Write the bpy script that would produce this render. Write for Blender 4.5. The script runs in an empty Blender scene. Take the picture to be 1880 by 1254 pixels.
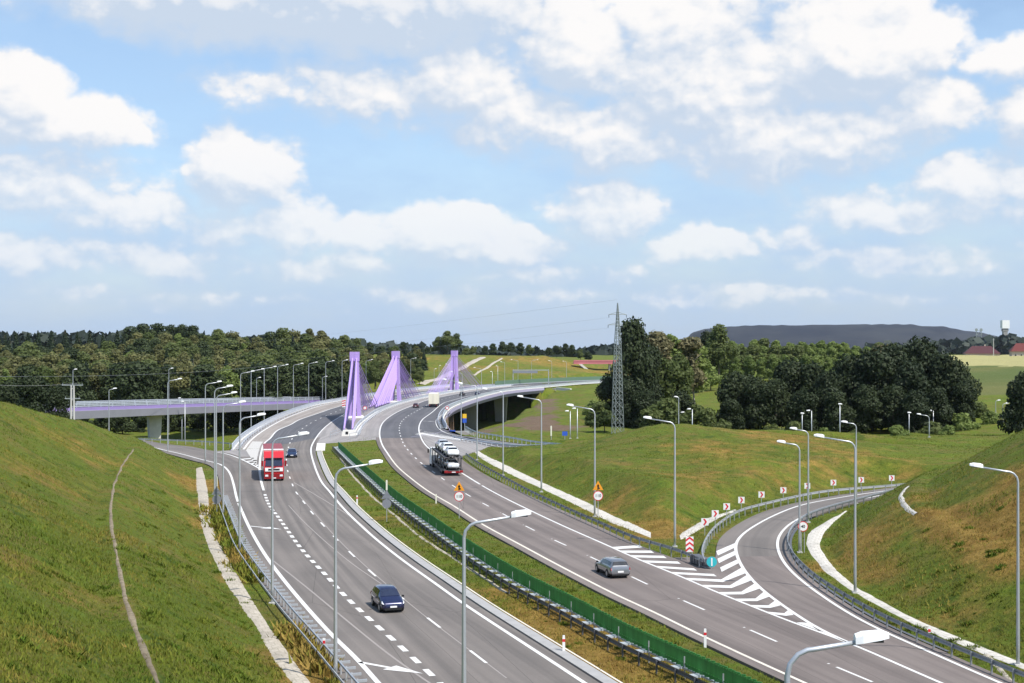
import bpy, math, random
import numpy as np
from mathutils import Vector, Matrix
R = math.radians
random.seed(7); RNG = np.random.default_rng(7)
# survey frame: metres, x across, y into the distance, z up, road surface at z = 0
EYE, FOC, CX, YH = 17.0, 2500.0, 940.0, 640.0      # camera height, focal length / principal column / horizon row of the 1880 px photo
def G(px, py, z=0.0):
    s = (EYE - z) / (py - YH); return np.array([(px - CX) * s, FOC * s, z])
def D(px, py, Y):
    return np.array([(px - CX) * Y / FOC, Y, EYE - (py - YH) * Y / FOC])
def g2(*pts, z=0.0):
    return np.array([G(x, y, z)[:2] for x, y in pts])

scene = bpy.context.scene
COL = scene.collection
world = bpy.data.worlds.new("World"); scene.world = world; world.use_nodes = True

# ---------------------------------------------------------------- mesh helpers
class MB:
    def __init__(s): s.v = []; s.f = []
    def add(s, vs, fs):
        o = len(s.v); s.v += [tuple(float(c) for c in p) for p in vs]; s.f += [tuple(i + o for i in f) for f in fs]; return s
    def box(s, c, d, rz=0.0, taper=1.0):
        x, y, z = d[0] / 2, d[1] / 2, d[2] / 2; ca, sa = math.cos(rz), math.sin(rz); vs = []
        for dz, t in ((-z, 1), (z, taper)):
            for dx, dy in ((-x, -y), (x, -y), (x, y), (-x, y)):
                dx *= t; dy *= t
                vs.append((c[0] + dx * ca - dy * sa, c[1] + dx * sa + dy * ca, c[2] + dz))
        return s.add(vs, [(3, 2, 1, 0), (4, 5, 6, 7), (0, 1, 5, 4), (1, 2, 6, 5), (2, 3, 7, 6), (3, 0, 4, 7)])
    def tube(s, pts, r, n=8, caps=True):
        pts = [Vector(p) for p in pts]; m = len(pts)
        rs = r if isinstance(r, (list, tuple)) else [r] * m
        ref = None; vs = []
        for i, p in enumerate(pts):
            t = (pts[min(i + 1, m - 1)] - pts[max(i - 1, 0)]).normalized()
            if ref is None:
                ref = Vector((1, 0, 0)) if abs(t.x) < .9 else Vector((0, 1, 0))
            u = (ref - t * ref.dot(t)).normalized(); w = t.cross(u); ref = u
            for k in range(n):
                a = 2 * math.pi * k / n; vs.append(p + (u * math.cos(a) + w * math.sin(a)) * rs[i])
        fs = [(i * n + k, i * n + (k + 1) % n, (i + 1) * n + (k + 1) % n, (i + 1) * n + k) for i in range(m - 1) for k in range(n)]
        if caps: fs += [tuple(range(n))[::-1], tuple((m - 1) * n + k for k in range(n))]
        return s.add(vs, fs)
    def prism(s, poly, fn, d0, d1):
        """extrude the 2-D outline poly; fn(a, b, d) gives the 3-D point"""
        n = len(poly); vs = [fn(a, b, d0) for a, b in poly] + [fn(a, b, d1) for a, b in poly]
        return s.add(vs, [tuple(range(n))[::-1], tuple(range(n, 2 * n))] + [(i, (i + 1) % n, n + (i + 1) % n, n + i) for i in range(n)])
    def sweep(s, path, prof, closed=True, caps=True):
        """sweep profile [(lateral, up)] along path of (x,y,z); lateral>0 is to the right of travel"""
        P = np.asarray(path, float); T = np.gradient(P[:, :2], axis=0); T /= np.linalg.norm(T, axis=1)[:, None] + 1e-9
        N = np.stack([T[:, 1], -T[:, 0]], 1); n = len(prof); vs = []
        for p, nn in zip(P, N):
            for a, b in prof: vs.append((p[0] + nn[0] * a, p[1] + nn[1] * a, p[2] + b))
        k = n if closed else n - 1
        fs = [(i * n + j, i * n + (j + 1) % n, (i + 1) * n + (j + 1) % n, (i + 1) * n + j) for i in range(len(P) - 1) for j in range(k)]
        if closed and caps: fs += [tuple(range(n)), tuple((len(P) - 1) * n + j for j in range(n))[::-1]]
        return s.add(vs, fs)
    def mesh(s, name, smooth=False):
        me = bpy.data.meshes.new(name); me.from_pydata(s.v, [], s.f); me.update()
        if smooth: me.polygons.foreach_set('use_smooth', [True] * len(me.polygons))
        return me
    def build(s, name, mat, parent=None, smooth=False, world=False, recalc=True):
        me = s.mesh(name, smooth)
        if recalc:
            import bmesh
            bm = bmesh.new(); bm.from_mesh(me); bmesh.ops.recalc_face_normals(bm, faces=bm.faces[:]); bm.to_mesh(me); bm.free()
        return link(name, me, mat, parent, world)
def link(name, me, mat, parent=None, world=False):
    o = bpy.data.objects.new(name, me); COL.objects.link(o)
    if mat is not None and not me.materials: me.materials.append(mat)
    if parent is not None:
        o.parent = parent
        if world: o.matrix_parent_inverse = (Matrix.Translation(parent.location) @ Matrix.Rotation(parent.rotation_euler.z, 4, 'Z')).inverted()
    return o
def tag(o, label=None, cat=None, group=None, kind=None):
    for k, v in (('label', label), ('category', cat), ('group', group), ('kind', kind)):
        if v: o[k] = v
    return o
def thing(name, label, cat, loc=(0, 0, 0), rz=0.0, group=None):
    o = bpy.data.objects.new(name, None); COL.objects.link(o); o.empty_display_size = .3
    o.location = [float(c) for c in loc]; o.rotation_euler = (0, 0, rz); return tag(o, label, cat, group)
def dup(o, parent=None):
    c = o.copy(); COL.objects.link(c)
    if parent is not None: c.parent = parent
    for ch in list(o.children): dup(ch, c)
    return c

# ---------------------------------------------------------------- curve helpers
def resample(P, step):
    P = np.asarray(P, float); L = np.r_[0, np.cumsum(np.linalg.norm(np.diff(P, axis=0), axis=1))]
    n = max(2, int(round(L[-1] / step)) + 1); t = np.linspace(0, L[-1], n)
    return np.stack([np.interp(t, L, P[:, k]) for k in range(P.shape[1])], 1)
def cr(pts, step=1.5):
    P = np.asarray(pts, float); P = np.vstack([2 * P[0] - P[1], P, 2 * P[-1] - P[-2]]); out = []
    for i in range(1, len(P) - 2):
        p0, p1, p2, p3 = P[i - 1:i + 3]
        t1 = np.linalg.norm(p1 - p0) ** .5 + 1e-6; t2 = t1 + np.linalg.norm(p2 - p1) ** .5 + 1e-6; t3 = t2 + np.linalg.norm(p3 - p2) ** .5 + 1e-6
        for t in np.linspace(t1, t2, 12, endpoint=False):
            a1 = (t1 - t) / t1 * p0 + t / t1 * p1; a2 = (t2 - t) / (t2 - t1) * p1 + (t - t1) / (t2 - t1) * p2; a3 = (t3 - t) / (t3 - t2) * p2 + (t - t2) / (t3 - t2) * p3
            b1 = (t2 - t) / t2 * a1 + t / t2 * a2; b2 = (t3 - t) / (t3 - t1) * a2 + (t - t1) / (t3 - t1) * a3
            out.append((t2 - t) / (t2 - t1) * b1 + (t - t1) / (t2 - t1) * b2)
    out.append(P[-2]); C = resample(np.array(out), step)
    return smooth_line(C, int(max(1, 3 / step)))
def smooth_line(C, k):
    if k < 1 or len(C) < 2 * k + 3: return C
    E = np.vstack([2 * C[0] - C[k:0:-1], C, 2 * C[-1] - C[-2:-k - 2:-1]]); w = np.ones(2 * k + 1) / (2 * k + 1)
    return np.stack([np.convolve(E[:, j], w, 'valid') for j in range(C.shape[1])], 1)
def off(C, d):
    T = np.gradient(C[:, :2], axis=0); T /= np.linalg.norm(T, axis=1)[:, None] + 1e-9
    d = np.asarray(d, float) if np.ndim(d) else np.full(len(C), d)
    return C[:, :2] + np.stack([T[:, 1], -T[:, 0]], 1) * d[:, None]
def extend(P, y):
    """prolong the near end of a bottom-to-top line down to depth y"""
    P = np.asarray(P, float); a, b = P[0], P[1]
    if len(P) > 2: b = P[2]
    t = (a[1] - y) / (b[1] - a[1]); return np.vstack([a - (b - a) * t, P])
def cut(C, y0, y1):
    return C[(C[:, 1] >= y0) & (C[:, 1] <= y1)]
def at_y(C, y):
    i = int(np.argmin(abs(C[:, 1] - y))); j = min(max(i, 1), len(C) - 2)
    t = C[j + 1] - C[j - 1]; return C[i][:2], t[:2] / np.linalg.norm(t[:2])
def z3(C, z): return np.column_stack([C[:, :2], np.full(len(C), z)])

def ribbon(name, A, B, mat, z=0.0, thick=0.0, n=None, kind='structure', parent=None, world=False):
    """sheet between two lines; uv = metres across, metres along"""
    n = n or max(len(A), len(B)); A = resample_n(A, n); B = resample_n(B, n)
    za = np.full(n, z) if np.ndim(z) == 0 else z
    V = np.empty((2 * n, 3)); V[0::2, :2] = A[:, :2]; V[1::2, :2] = B[:, :2]; V[0::2, 2] = za if A.shape[1] < 3 else A[:, 2]; V[1::2, 2] = za if B.shape[1] < 3 else B[:, 2]
    F = [(2 * i, 2 * i + 1, 2 * i + 3, 2 * i + 2) for i in range(n - 1)]
    vs = [tuple(v) for v in V]
    M = (A[:, :2] + B[:, :2]) / 2; L = np.r_[0, np.cumsum(np.linalg.norm(np.diff(M, axis=0), axis=1))]; W = np.linalg.norm(A[:, :2] - B[:, :2], axis=1)
    uv = {2 * i: (-W[i] / 2, L[i]) for i in range(n)}; uv.update({2 * i + 1: (W[i] / 2, L[i]) for i in range(n)})
    if thick:
        o = len(vs); vs += [(v[0], v[1], v[2] - thick) for v in V]
        uv.update({o + k: uv[k] for k in range(o)})
        F += [(2 * i, 2 * i + 2, o + 2 * i + 2, o + 2 * i) for i in range(n - 1)] + [(2 * i + 3, 2 * i + 1, o + 2 * i + 1, o + 2 * i + 3) for i in range(n - 1)]
        F += [(o + 2 * i + 2, o + 2 * i + 3, o + 2 * i + 1, o + 2 * i) for i in range(n - 1)]
        F += [(0, o, o + 1, 1), (2 * n - 2, 2 * n - 1, o + 2 * n - 1, o + 2 * n - 2)]
    me = bpy.data.meshes.new(name); me.from_pydata(vs, [], F)
    lay = me.uv_layers.new(name='UVMap'); li = [uv[l.vertex_index] for l in me.loops]; lay.data.foreach_set('uv', [c for p in li for c in p])
    me.update()
    o = link(name, me, mat, parent, world)
    if kind and parent is None: o['kind'] = kind
    return o
def resample_n(P, n):
    P = np.asarray(P, float); L = np.r_[0, np.cumsum(np.linalg.norm(np.diff(P, axis=0), axis=1))]; t = np.linspace(0, L[-1], n)
    return np.stack([np.interp(t, L, P[:, k]) for k in range(P.shape[1])], 1)

# ---------------------------------------------------------------- materials
class NT:
    def __init__(s, nt): s.nt = nt
    def n(s, t, **kw):
        x = s.nt.nodes.new(t)
        for k, v in kw.items():
            if k in x.inputs: s.set(x.inputs[k], v)
            else: setattr(x, k, v)
        return x
    def set(s, inp, v):
        if isinstance(v, bpy.types.NodeSocket): s.nt.links.new(v, inp)
        else: inp.default_value = v
    def math(s, op, a, b=None, c=None, clamp=False):
        x = s.nt.nodes.new('ShaderNodeMath'); x.operation = op; x.use_clamp = clamp; s.set(x.inputs[0], a)
        if b is not None: s.set(x.inputs[1], b)
        if c is not None: s.set(x.inputs[2], c)
        return x.outputs[0]
    def vmath(s, op, a, b=None, out=0):
        x = s.nt.nodes.new('ShaderNodeVectorMath'); x.operation = op; s.set(x.inputs[0], a)
        if b is not None: s.set(x.inputs[1], b)
        return x.outputs[out]
    def mix(s, f, a, b, blend='MIX'):
        x = s.nt.nodes.new('ShaderNodeMix'); x.data_type = 'RGBA'; x.blend_type = blend
        s.set(x.inputs[0], f); s.set(x.inputs[6], a); s.set(x.inputs[7], b); return x.outputs[2]
    def noise(s, vec, scale, detail=4, rough=.55, dist=0.0):
        x = s.nt.nodes.new('ShaderNodeTexNoise'); s.nt.links.new(vec, x.inputs['Vector'])
        x.inputs['Scale'].default_value = scale; x.inputs['Detail'].default_value = detail; x.inputs['Roughness'].default_value = rough; x.inputs['Distortion'].default_value = dist
        return x.outputs['Fac']
    def ramp(s, f, lo, hi):
        x = s.nt.nodes.new('ShaderNodeMapRange'); x.interpolation_type = 'SMOOTHSTEP'; s.set(x.inputs[0], f); s.set(x.inputs[1], lo); s.set(x.inputs[2], hi); return x.outputs[0]
def c4(c): return (c[0], c[1], c[2], 1.0)
def base_mat(name):
    m = bpy.data.materials.new(name); m.use_nodes = True; nt = m.node_tree; b = nt.nodes['Principled BSDF']; return m, NT(nt), b
def geo_pos(N): return N.n('ShaderNodeNewGeometry').outputs['Position']
def plain(name, col, rough=.6, metal=0.0, var=.12, scale=1.5, coat=0.0, spec=.5, streak=False):
    """a painted / mineral surface with slight uneven tone"""
    m, N, b = base_mat(name); tc = N.n('ShaderNodeTexCoord').outputs['Object']
    if streak: tc = N.vmath('MULTIPLY', tc, (1, 1, .12))
    f = N.noise(tc, scale, 5, .6); k = N.math('MULTIPLY_ADD', f, 2 * var, 1 - var)
    rgb = N.n('ShaderNodeRGB'); rgb.outputs[0].default_value = c4(col)
    cc = N.n('ShaderNodeVectorMath', operation='SCALE'); N.set(cc.inputs[0], rgb.outputs[0]); N.set(cc.inputs[3], k)
    N.set(b.inputs['Base Color'], cc.outputs[0]); b.inputs['Roughness'].default_value = rough; b.inputs['Metallic'].default_value = metal
    b.inputs['Coat Weight'].default_value = coat; b.inputs['Coat Roughness'].default_value = .05; b.inputs['Specular IOR Level'].default_value = spec
    return m
def asphalt(name, c1, c2, wear=.18, cracks=True, lane=3.6):
    m, N, b = base_mat(name); uv = N.n('ShaderNodeUVMap').outputs[0]; p = geo_pos(N)
    big = N.noise(p, .09, 4, .6); st = N.noise(N.vmath('MULTIPLY', uv, (.9, .012, 0)), 1.0, 3, .6); fine = N.noise(p, 6.0, 4, .75)
    patch = N.noise(N.vmath('MULTIPLY', uv, (.35, .03, 0)), 1.0, 1, .3)
    f = N.math('ADD', N.math('MULTIPLY', big, .35), N.math('MULTIPLY', st, .65))
    col = N.mix(N.ramp(f, .36, .64), c4(c1), c4(c2))
    k = N.math('ADD', 1 - wear, N.math('MULTIPLY', fine, 2 * wear))
    su = N.n('ShaderNodeSeparateXYZ'); N.set(su.inputs[0], uv); k = N.math('MULTIPLY', k, N.math('MULTIPLY_ADD', N.math('MULTIPLY', N.math('COSINE', N.math('MULTIPLY', su.outputs[0], 3.49)), N.ramp(N.noise(N.vmath('MULTIPLY', uv, (.25, .008, 0)), 1.0, 2, .5), .3, .6)), .075, .98))
    k = N.math('MULTIPLY', k, N.math('MULTIPLY_ADD', N.ramp(patch, .45, .52), .10, .95))
    v = N.n('ShaderNodeVectorMath', operation='SCALE'); N.set(v.inputs[0], col); N.set(v.inputs[3], k); out = v.outputs[0]
    if cracks:
        vx = N.n('ShaderNodeTexVoronoi', feature='DISTANCE_TO_EDGE'); N.set(vx.inputs['Vector'], N.vmath('ADD', N.vmath('MULTIPLY', uv, (.10, .035, 0)), N.vmath('SCALE', N.n('ShaderNodeTexNoise', Scale=.6).outputs['Color'], (0, 0, 0))))
        vx.inputs['Scale'].default_value = 1.0
        cm = N.math('MULTIPLY', N.math('LESS_THAN', vx.outputs['Distance'], .0022), .55)
        out = N.mix(cm, out, c4([c * .45 for c in c1]))
    N.set(b.inputs['Base Color'], out); b.inputs['Roughness'].default_value = .82; b.inputs['Specular IOR Level'].default_value = .35
    bp = N.n('ShaderNodeBump', Strength=.25, Distance=.02); N.set(bp.inputs['Height'], fine); N.set(b.inputs['Normal'], bp.outputs[0]); return m
def worn_paint(name, col, wear=.35):
    m, N, b = base_mat(name); p = geo_pos(N); f = N.noise(p, 4.0, 6, .7); g = N.noise(p, .35, 3, .6)
    t = N.math('MULTIPLY', N.ramp(N.math('ADD', N.math('MULTIPLY', f, .6), N.math('MULTIPLY', g, .5)), .52, .78), wear)
    N.set(b.inputs['Base Color'], N.mix(t, c4(col), (.22, .20, .19, 1))); b.inputs['Roughness'].default_value = .7; return m
def leafmat(name, c1, c2, trans=.25):
    m, N, b = base_mat(name); oi = N.n('ShaderNodeObjectInfo').outputs['Random']; at = N.n('ShaderNodeAttribute', attribute_name='tint').outputs['Fac']
    f = N.math('ADD', N.math('MULTIPLY', at, .55), N.math('MULTIPLY', oi, .45))
    N.set(b.inputs['Base Color'], N.mix(f, c4(c1), c4(c2))); b.inputs['Roughness'].default_value = .65; b.inputs['Specular IOR Level'].default_value = .25
    tr = N.n('ShaderNodeBsdfTranslucent'); N.set(tr.inputs['Color'], N.mix(f, c4([c * 1.2 for c in c1]), c4([c * 1.3 for c in c2])))
    mx = N.n('ShaderNodeMixShader'); mx.inputs[0].default_value = trans; N.nt.links.new(b.outputs[0], mx.inputs[1]); N.nt.links.new(tr.outputs[0], mx.inputs[2])
    N.nt.links.new(mx.outputs[0], N.nt.nodes['Material Output'].inputs['Surface']); return m
def glassy(name, col, rough=.06):
    m, N, b = base_mat(name); f = N.noise(N.n('ShaderNodeTexCoord').outputs['Object'], 2.0, 2, .5)
    N.set(b.inputs['Base Color'], N.mix(f, c4(col), c4([c * 1.7 + .004 for c in col]))); b.inputs['Roughness'].default_value = rough; b.inputs['Specular IOR Level'].default_value = .8; return m

M = {}
M['asphalt_main'] = asphalt('asphalt_main', (.118, .105, .096), (.172, .151, .136))
M['asphalt_brown'] = asphalt('asphalt_brown', (.124, .103, .094), (.184, .154, .139))
M['asphalt_bridge'] = asphalt('asphalt_bridge', (.078, .078, .086), (.102, .100, .107), cracks=False)
M['shoulder'] = asphalt('shoulder', (.23, .20, .18), (.29, .26, .235), cracks=False)
M['deck_grey'] = asphalt('deck_grey', (.22, .205, .20), (.27, .25, .24), cracks=False)
M['paint'] = worn_paint('road_paint', (.60, .59, .57), .30)
M['paint_cream'] = worn_paint('edge_paint', (.62, .57, .48), .45)
M['paint_old'] = worn_paint('old_paint', (.27, .24, .22), .8)
M['concrete'] = plain('concrete', (.46, .45, .43), .85, var=.2, scale=.8)
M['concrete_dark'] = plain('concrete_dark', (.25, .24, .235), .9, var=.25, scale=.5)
M['concrete_pale'] = plain('concrete_pale', (.62, .60, .56), .85, var=.22, scale=.9)
M['gutter'] = plain('gutter_concrete', (.31, .305, .30), .85, var=.28, scale=1.2)
M['galv'] = plain('galvanised', (.50, .52, .54), .42, .55, var=.2, scale=1.0)
M['galv_dull'] = plain('galvanised_dull', (.30, .32, .34), .5, .5, var=.2, scale=1.0)
M['rail_dark'] = plain('rail_shade_dark', (.115, .12, .135), .5, .35, var=.2, scale=.6)  # dark colour holds the shade on the median rail's sunless face; others borrow it
M['silver_barrier'] = plain('silver_barrier', (.58, .62, .67), .38, .35, var=.12, scale=.4)
M['lilac'] = plain('lilac_paint', (.41, .28, .61), .45, var=.10, scale=.35, streak=True)
M['lilac_band'] = plain('lilac_band', (.29, .215, .46), .5, var=.12, scale=.3, streak=True)
M['lilac_stay'] = plain('lilac_stay', (.42, .29, .64), .4, var=.05)
M['lilac_grey'] = plain('lilac_grey', (.38, .35, .47), .6, var=.12, scale=.3)
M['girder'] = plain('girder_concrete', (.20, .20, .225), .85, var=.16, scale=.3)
M['white'] = plain('white_paint', (.78, .78, .77), .4, var=.06)
M['cream'] = plain('cream_plastic', (.72, .70, .58), .5, var=.06)
M['red'] = plain('sign_red', (.62, .02, .03), .4, var=.08)
M['orange'] = plain('sign_orange', (.80, .32, .02), .45, var=.06)
M['yellow'] = plain('sign_yellow', (.80, .48, .03), .45, var=.06)
M['blue'] = plain('sign_blue', (.03, .10, .50), .4, var=.08)
M['teal'] = plain('sign_teal', (.03, .42, .47), .35, var=.08)
M['black'] = plain('black_plastic', (.012, .012, .013), .5, var=.2)
M['rubber'] = plain('tyre_rubber', (.016, .016, .017), .85, var=.2)
M['sign_back'] = plain('sign_back', (.25, .26, .29), .5, .3, var=.15)
M['green_panel'] = plain('green_panel', (.046, .225, .046), .5, var=.55, scale=5.0, streak=True)
M['lattice'] = plain('lattice_steel', (.26, .29, .28), .6, .3, var=.2)
M['wire'] = plain('wire_aluminium', (.34, .35, .36), .5, .5, var=.05)
M['bark'] = plain('bark', (.085, .068, .05), .9, var=.35, scale=2.0)
M['birch_bark'] = plain('birch_bark', (.30, .27, .23), .9, var=.45, scale=2.0)
M['far_screen'] = plain('far_screen', (.10, .17, .11), .6, var=.1)
M['roof_red'] = plain('roof_red', (.11, .018, .016), .8, var=.2)
M['roof_dark'] = plain('roof_dark', (.06, .014, .019), .8, var=.2)
M['render_wall'] = plain('render_wall', (.45, .38, .32), .9, var=.1)
M['overpass_red'] = plain('overpass_red', (.50, .16, .18), .5, var=.1)
M['navy'] = plain('navy_car_paint', (.007, .010, .055), .25, .3, var=.05, coat=1.0)
M['blue_car'] = plain('dark_blue_car_paint', (.006, .016, .06), .25, .3, var=.05, coat=1.0)
M['silver'] = plain('silver_car_paint', (.25, .255, .27), .28, .65, var=.05, coat=1.0)
M['white_car'] = plain('white_car_paint', (.74, .75, .76), .25, .0, var=.04, coat=1.0)
M['pearl'] = plain('pale_silver_car_paint', (.62, .63, .65), .25, .35, var=.04, coat=1.0)
M['maroon'] = plain('maroon_car_paint', (.07, .008, .010), .25, .2, var=.05, coat=1.0)
M['truck_red'] = plain('truck_red', (.46, .008, .014), .32, .0, var=.10, coat=.8)
M['truck_red_dark'] = plain('truck_bumper_red', (.22, .006, .010), .4, .0, var=.12)
M['box_cream'] = plain('box_cream', (.78, .73, .58), .5, var=.06, streak=True)
M['glass'] = glassy('car_glass', (.010, .012, .016))
M['glass_blue'] = glassy('windscreen', (.012, .016, .035))
M['lamp_clear'] = plain('headlamp_lens', (.75, .76, .78), .15, .1, var=.05, coat=1.0)
M['lamp_red'] = plain('tail_lamp_lens', (.36, .010, .012), .2, var=.08, coat=1.0)
M['frame_steel'] = plain('transporter_steel', (.10, .095, .10), .6, .3, var=.3)
M['rim'] = plain('wheel_rim', (.42, .43, .44), .35, .7, var=.1)
M['leaf_dark'] = leafmat('leaf_dark', (.012, .022, .007), (.036, .050, .016), .10)
M['leaf_deep'] = leafmat('leaf_deep', (.022, .036, .012), (.058, .078, .026), .2)
M['leaf_mid'] = leafmat('leaf_mid', (.062, .090, .022), (.155, .180, .060), .38)
M['leaf_olive'] = leafmat('leaf_olive', (.092, .100, .034), (.200, .195, .075), .38)
M['leaf_light'] = leafmat('leaf_light', (.105, .155, .038), (.230, .280, .080), .4)
M['leaf_brown'] = leafmat('leaf_brown', (.105, .096, .045), (.200, .180, .090), .35)
M['needle'] = leafmat('needle', (.016, .030, .014), (.034, .052, .024), .08)
M['far_wood'] = leafmat('far_wood', (.020, .030, .022), (.036, .048, .034), .05)
# ---------------------------------------------------------------- alignment of the roads (traced on the ground, near end first)
MED = cr([(-31.4, 262), (-35.4, 295), (-39.0, 340), (-39.4, 388), (-37, 434), (-31.4, 490), (-23, 545), (-10, 600), (8, 650), (35, 700), (75, 745), (140, 790)], 2.0)
def med_off(d, y0, y1=800): return cut(off(MED, d), y0, y1)
def line(px, near=25, far=None, step=1.5):
    P = extend(g2(*px), near)
    if far is not None: P = np.vstack([P, far[::8]])
    return cr(P, step)
L0 = line([(690, 1250), (659, 1213), (614, 1171), (543, 1092), (498, 1035), (475, 1000), (456, 965), (446, 943), (435, 916), (429, 890), (422, 869), (412, 857), (398, 850), (379, 846), (335, 834), (300, 826), (240, 812), (180, 806)])
L1 = line([(797, 1244), (749, 1199), (707, 1162), (670, 1129), (625, 1086), (603, 1061), (555, 1010), (524, 968), (509, 947), (495, 929), (484, 900), (477, 870), (477, 850), (479, 833), (486, 813), (495, 806), (510, 790), (533, 780), (549, 771), (584, 759), (610, 750)], far=med_off(-12.3, 425))
L2 = line([(908, 1229), (805, 1150), (752, 1109), (700, 1067), (662, 1033), (631, 1003), (606, 978), (586, 956), (569, 937), (555, 918), (543, 903), (534, 882), (528, 864), (526, 840), (530, 820), (536, 806), (546, 795), (558, 785), (572, 776), (595, 765), (612, 758)], far=med_off(-8.6, 400))
L3 = line([(1073, 1254), (853, 1110), (800, 1072), (741, 1030), (684.6, 985), (631, 934), (603, 900), (591.6, 887), (577.5, 855), (571, 824), (579, 806), (593, 788), (610, 774), (633, 760)], far=med_off(-5.0, 375))
LK = cr(np.vstack([g2((446, 827), (461, 808), (488, 788), (523, 769), (558, 755), (593, 744)), med_off(-17.3, 430)[::8]]), 2.0)     # kerb before the outer parapet
R0 = line([(1478, 1254), (1408, 1222.5), (1338, 1190), (1267, 1157), (1197, 1122), (1143, 1098), (1093, 1073), (1018, 1034), (955, 1000), (887.7, 964), (834, 929.5), (788, 903), (753, 877), (730, 857), (712.6, 834), (701, 815), (697, 794), (703, 776), (720, 762), (738, 752.5), (757, 745)], far=med_off(8.0, 440))
R1 = line([(1594, 1249), (1538, 1226), (1420, 1175.7), (1305, 1125), (1210, 1083), (1065.5, 1013.7), (1014, 990), (967, 967), (927, 945.5), (893.5, 927.7), (864, 911.8), (819, 883.5), (802, 871), (788, 861), (773, 850), (755, 833), (742, 817), (735, 799), (733, 786), (738, 773), (750, 763), (768, 753)], far=med_off(12.0, 430))
R2 = line([(1728, 1254), (1648.6, 1220), (1566, 1183), (1455, 1143), (1385, 1115), (1314, 1086.6), (1244, 1056), (1174, 1028), (1122, 1004.5), (1080, 986), (1039, 968), (972, 936.6), (905, 903), (858, 875), (825, 853), (797, 831), (781, 817), (772, 801), (769, 786), (775, 771), (792, 758)], far=med_off(16.2, 425))
RKM = cr(np.vstack([g2((654, 799), (663, 783), (681, 767)), med_off(4.2, 360)[::8]]), 2.0)          # kerb between median and right carriageway
RP = cr(np.vstack([[(-13.5, 284)], g2((818, 785), (813, 772), (825, 752), (850, 740), (900, 725)), [(0, 550), (14, 592), (41.8, 668), (70, 705), (130, 755)]]), 2.0)   # outer parapet
SR = line([(1837, 1254), (1764, 1223), (1698, 1193), (1609, 1153.6), (1549.5, 1120.6), (1500, 1087.6), (1461, 1057), (1439, 1032.5), (1428, 1008), (1428, 990), (1439, 972), (1461, 955), (1500, 938), (1560, 921), (1640, 906), (1760, 893)])   # exit ramp, inner edge line
SL = cr(g2((1566, 1183), (1520, 1164), (1455, 1124), (1403.5, 1086.6), (1373, 1056), (1356.6, 1030), (1351, 1012), (1350, 1001), (1360.5, 983.5), (1389.6, 963), (1427.6, 943.5), (1472, 927), (1528, 916), (1611, 903), (1720, 890)), 1.5)      # exit ramp, outer edge line
SO = cr(g2((1321, 1050), (1314, 1030), (1316, 1012), (1318, 994.5), (1333.7, 976.6), (1360.5, 958.7), (1403, 938.6), (1461, 923), (1550, 907), (1680, 889)), 1.5)           # exit ramp, outer asphalt edge
RS = cr(np.vstack([g2((1321, 1050), (1291, 1048), (1230, 1021), (1174, 1002), (1150, 990), (1083, 959), (972, 910), (900, 876), (860, 852), (842, 838), (822, 822))]), 1.5)    # main road, outer asphalt edge
ONR = cr(np.vstack([[(60, 217), (28, 224), (9.3, 233)], g2((920, 812), (855, 802), (829, 798), (811, 791), (801, 779), (803, 768)), [(-17.6, 362)]]), 1.5)       # on-ramp outer edge line
ONL = cr(np.vstack([[(60, 210.5), (28, 217.5), (8.5, 226)], g2((930, 822), (875, 811), (855, 808), (829, 802), (803, 796.5), (778, 792))]), 1.5)                      # on-ramp inner line
FL = line([(535, 1254), (507, 1219), (473, 1157), (436, 1103), (402, 1047), (381, 1010), (368, 960), (361, 912), (359, 868), (330, 843), (290, 830), (230, 818), (170, 812)])   # foot of the cutting slope by the slip road
FR = line([(1880, 1213), (1797, 1180), (1705, 1144), (1632, 1107.5), (1569, 1071), (1530, 1035), (1512, 1005), (1520, 972), (1553, 939), (1620, 915), (1760, 897)])
FM1 = cr(g2((1245, 985), (1200, 977), (1140, 951), (1075, 921), (1005, 890), (945, 862), (890, 832), (860, 808)), 1.5)
FM2 = cr(g2((1245, 985), (1262, 969), (1289, 953), (1349, 934), (1403, 919), (1461, 905), (1528, 894), (1640, 880)), 1.5)
FENCE = line([(1314, 1255), (1197, 1197), (1156, 1180), (1055.5, 1125), (955, 1073), (855, 1010), (834, 992), (788, 962), (728, 918.6), (705.6, 901), (672, 869.5), (648, 848), (630, 832), (619, 818)], near=30)
FENCE = None
_fp = [(1314, 1252), (1156, 1180), (1055.5, 1125), (955, 1073), (855, 1010), (788, 962), (728, 918.6), (672, 869.5), (648, 848), (619, 820)]
FENCE = cr(extend(np.array([G(x, y, .55)[:2] for x, y in _fp]), 40), 1.0)
LSH = off(L0, -1.7)                                # outer edge of the left shoulder
SLIPR = cr(np.vstack([g2((479, 862), (455, 849), (430, 838), (405, 831), (381, 828), (340, 820), (300, 816), (240, 806), (180, 802))]), 1.5)   # slip road, line on the bridge side

def poly(*parts): return np.vstack([p[:, :2] for p in parts])
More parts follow.
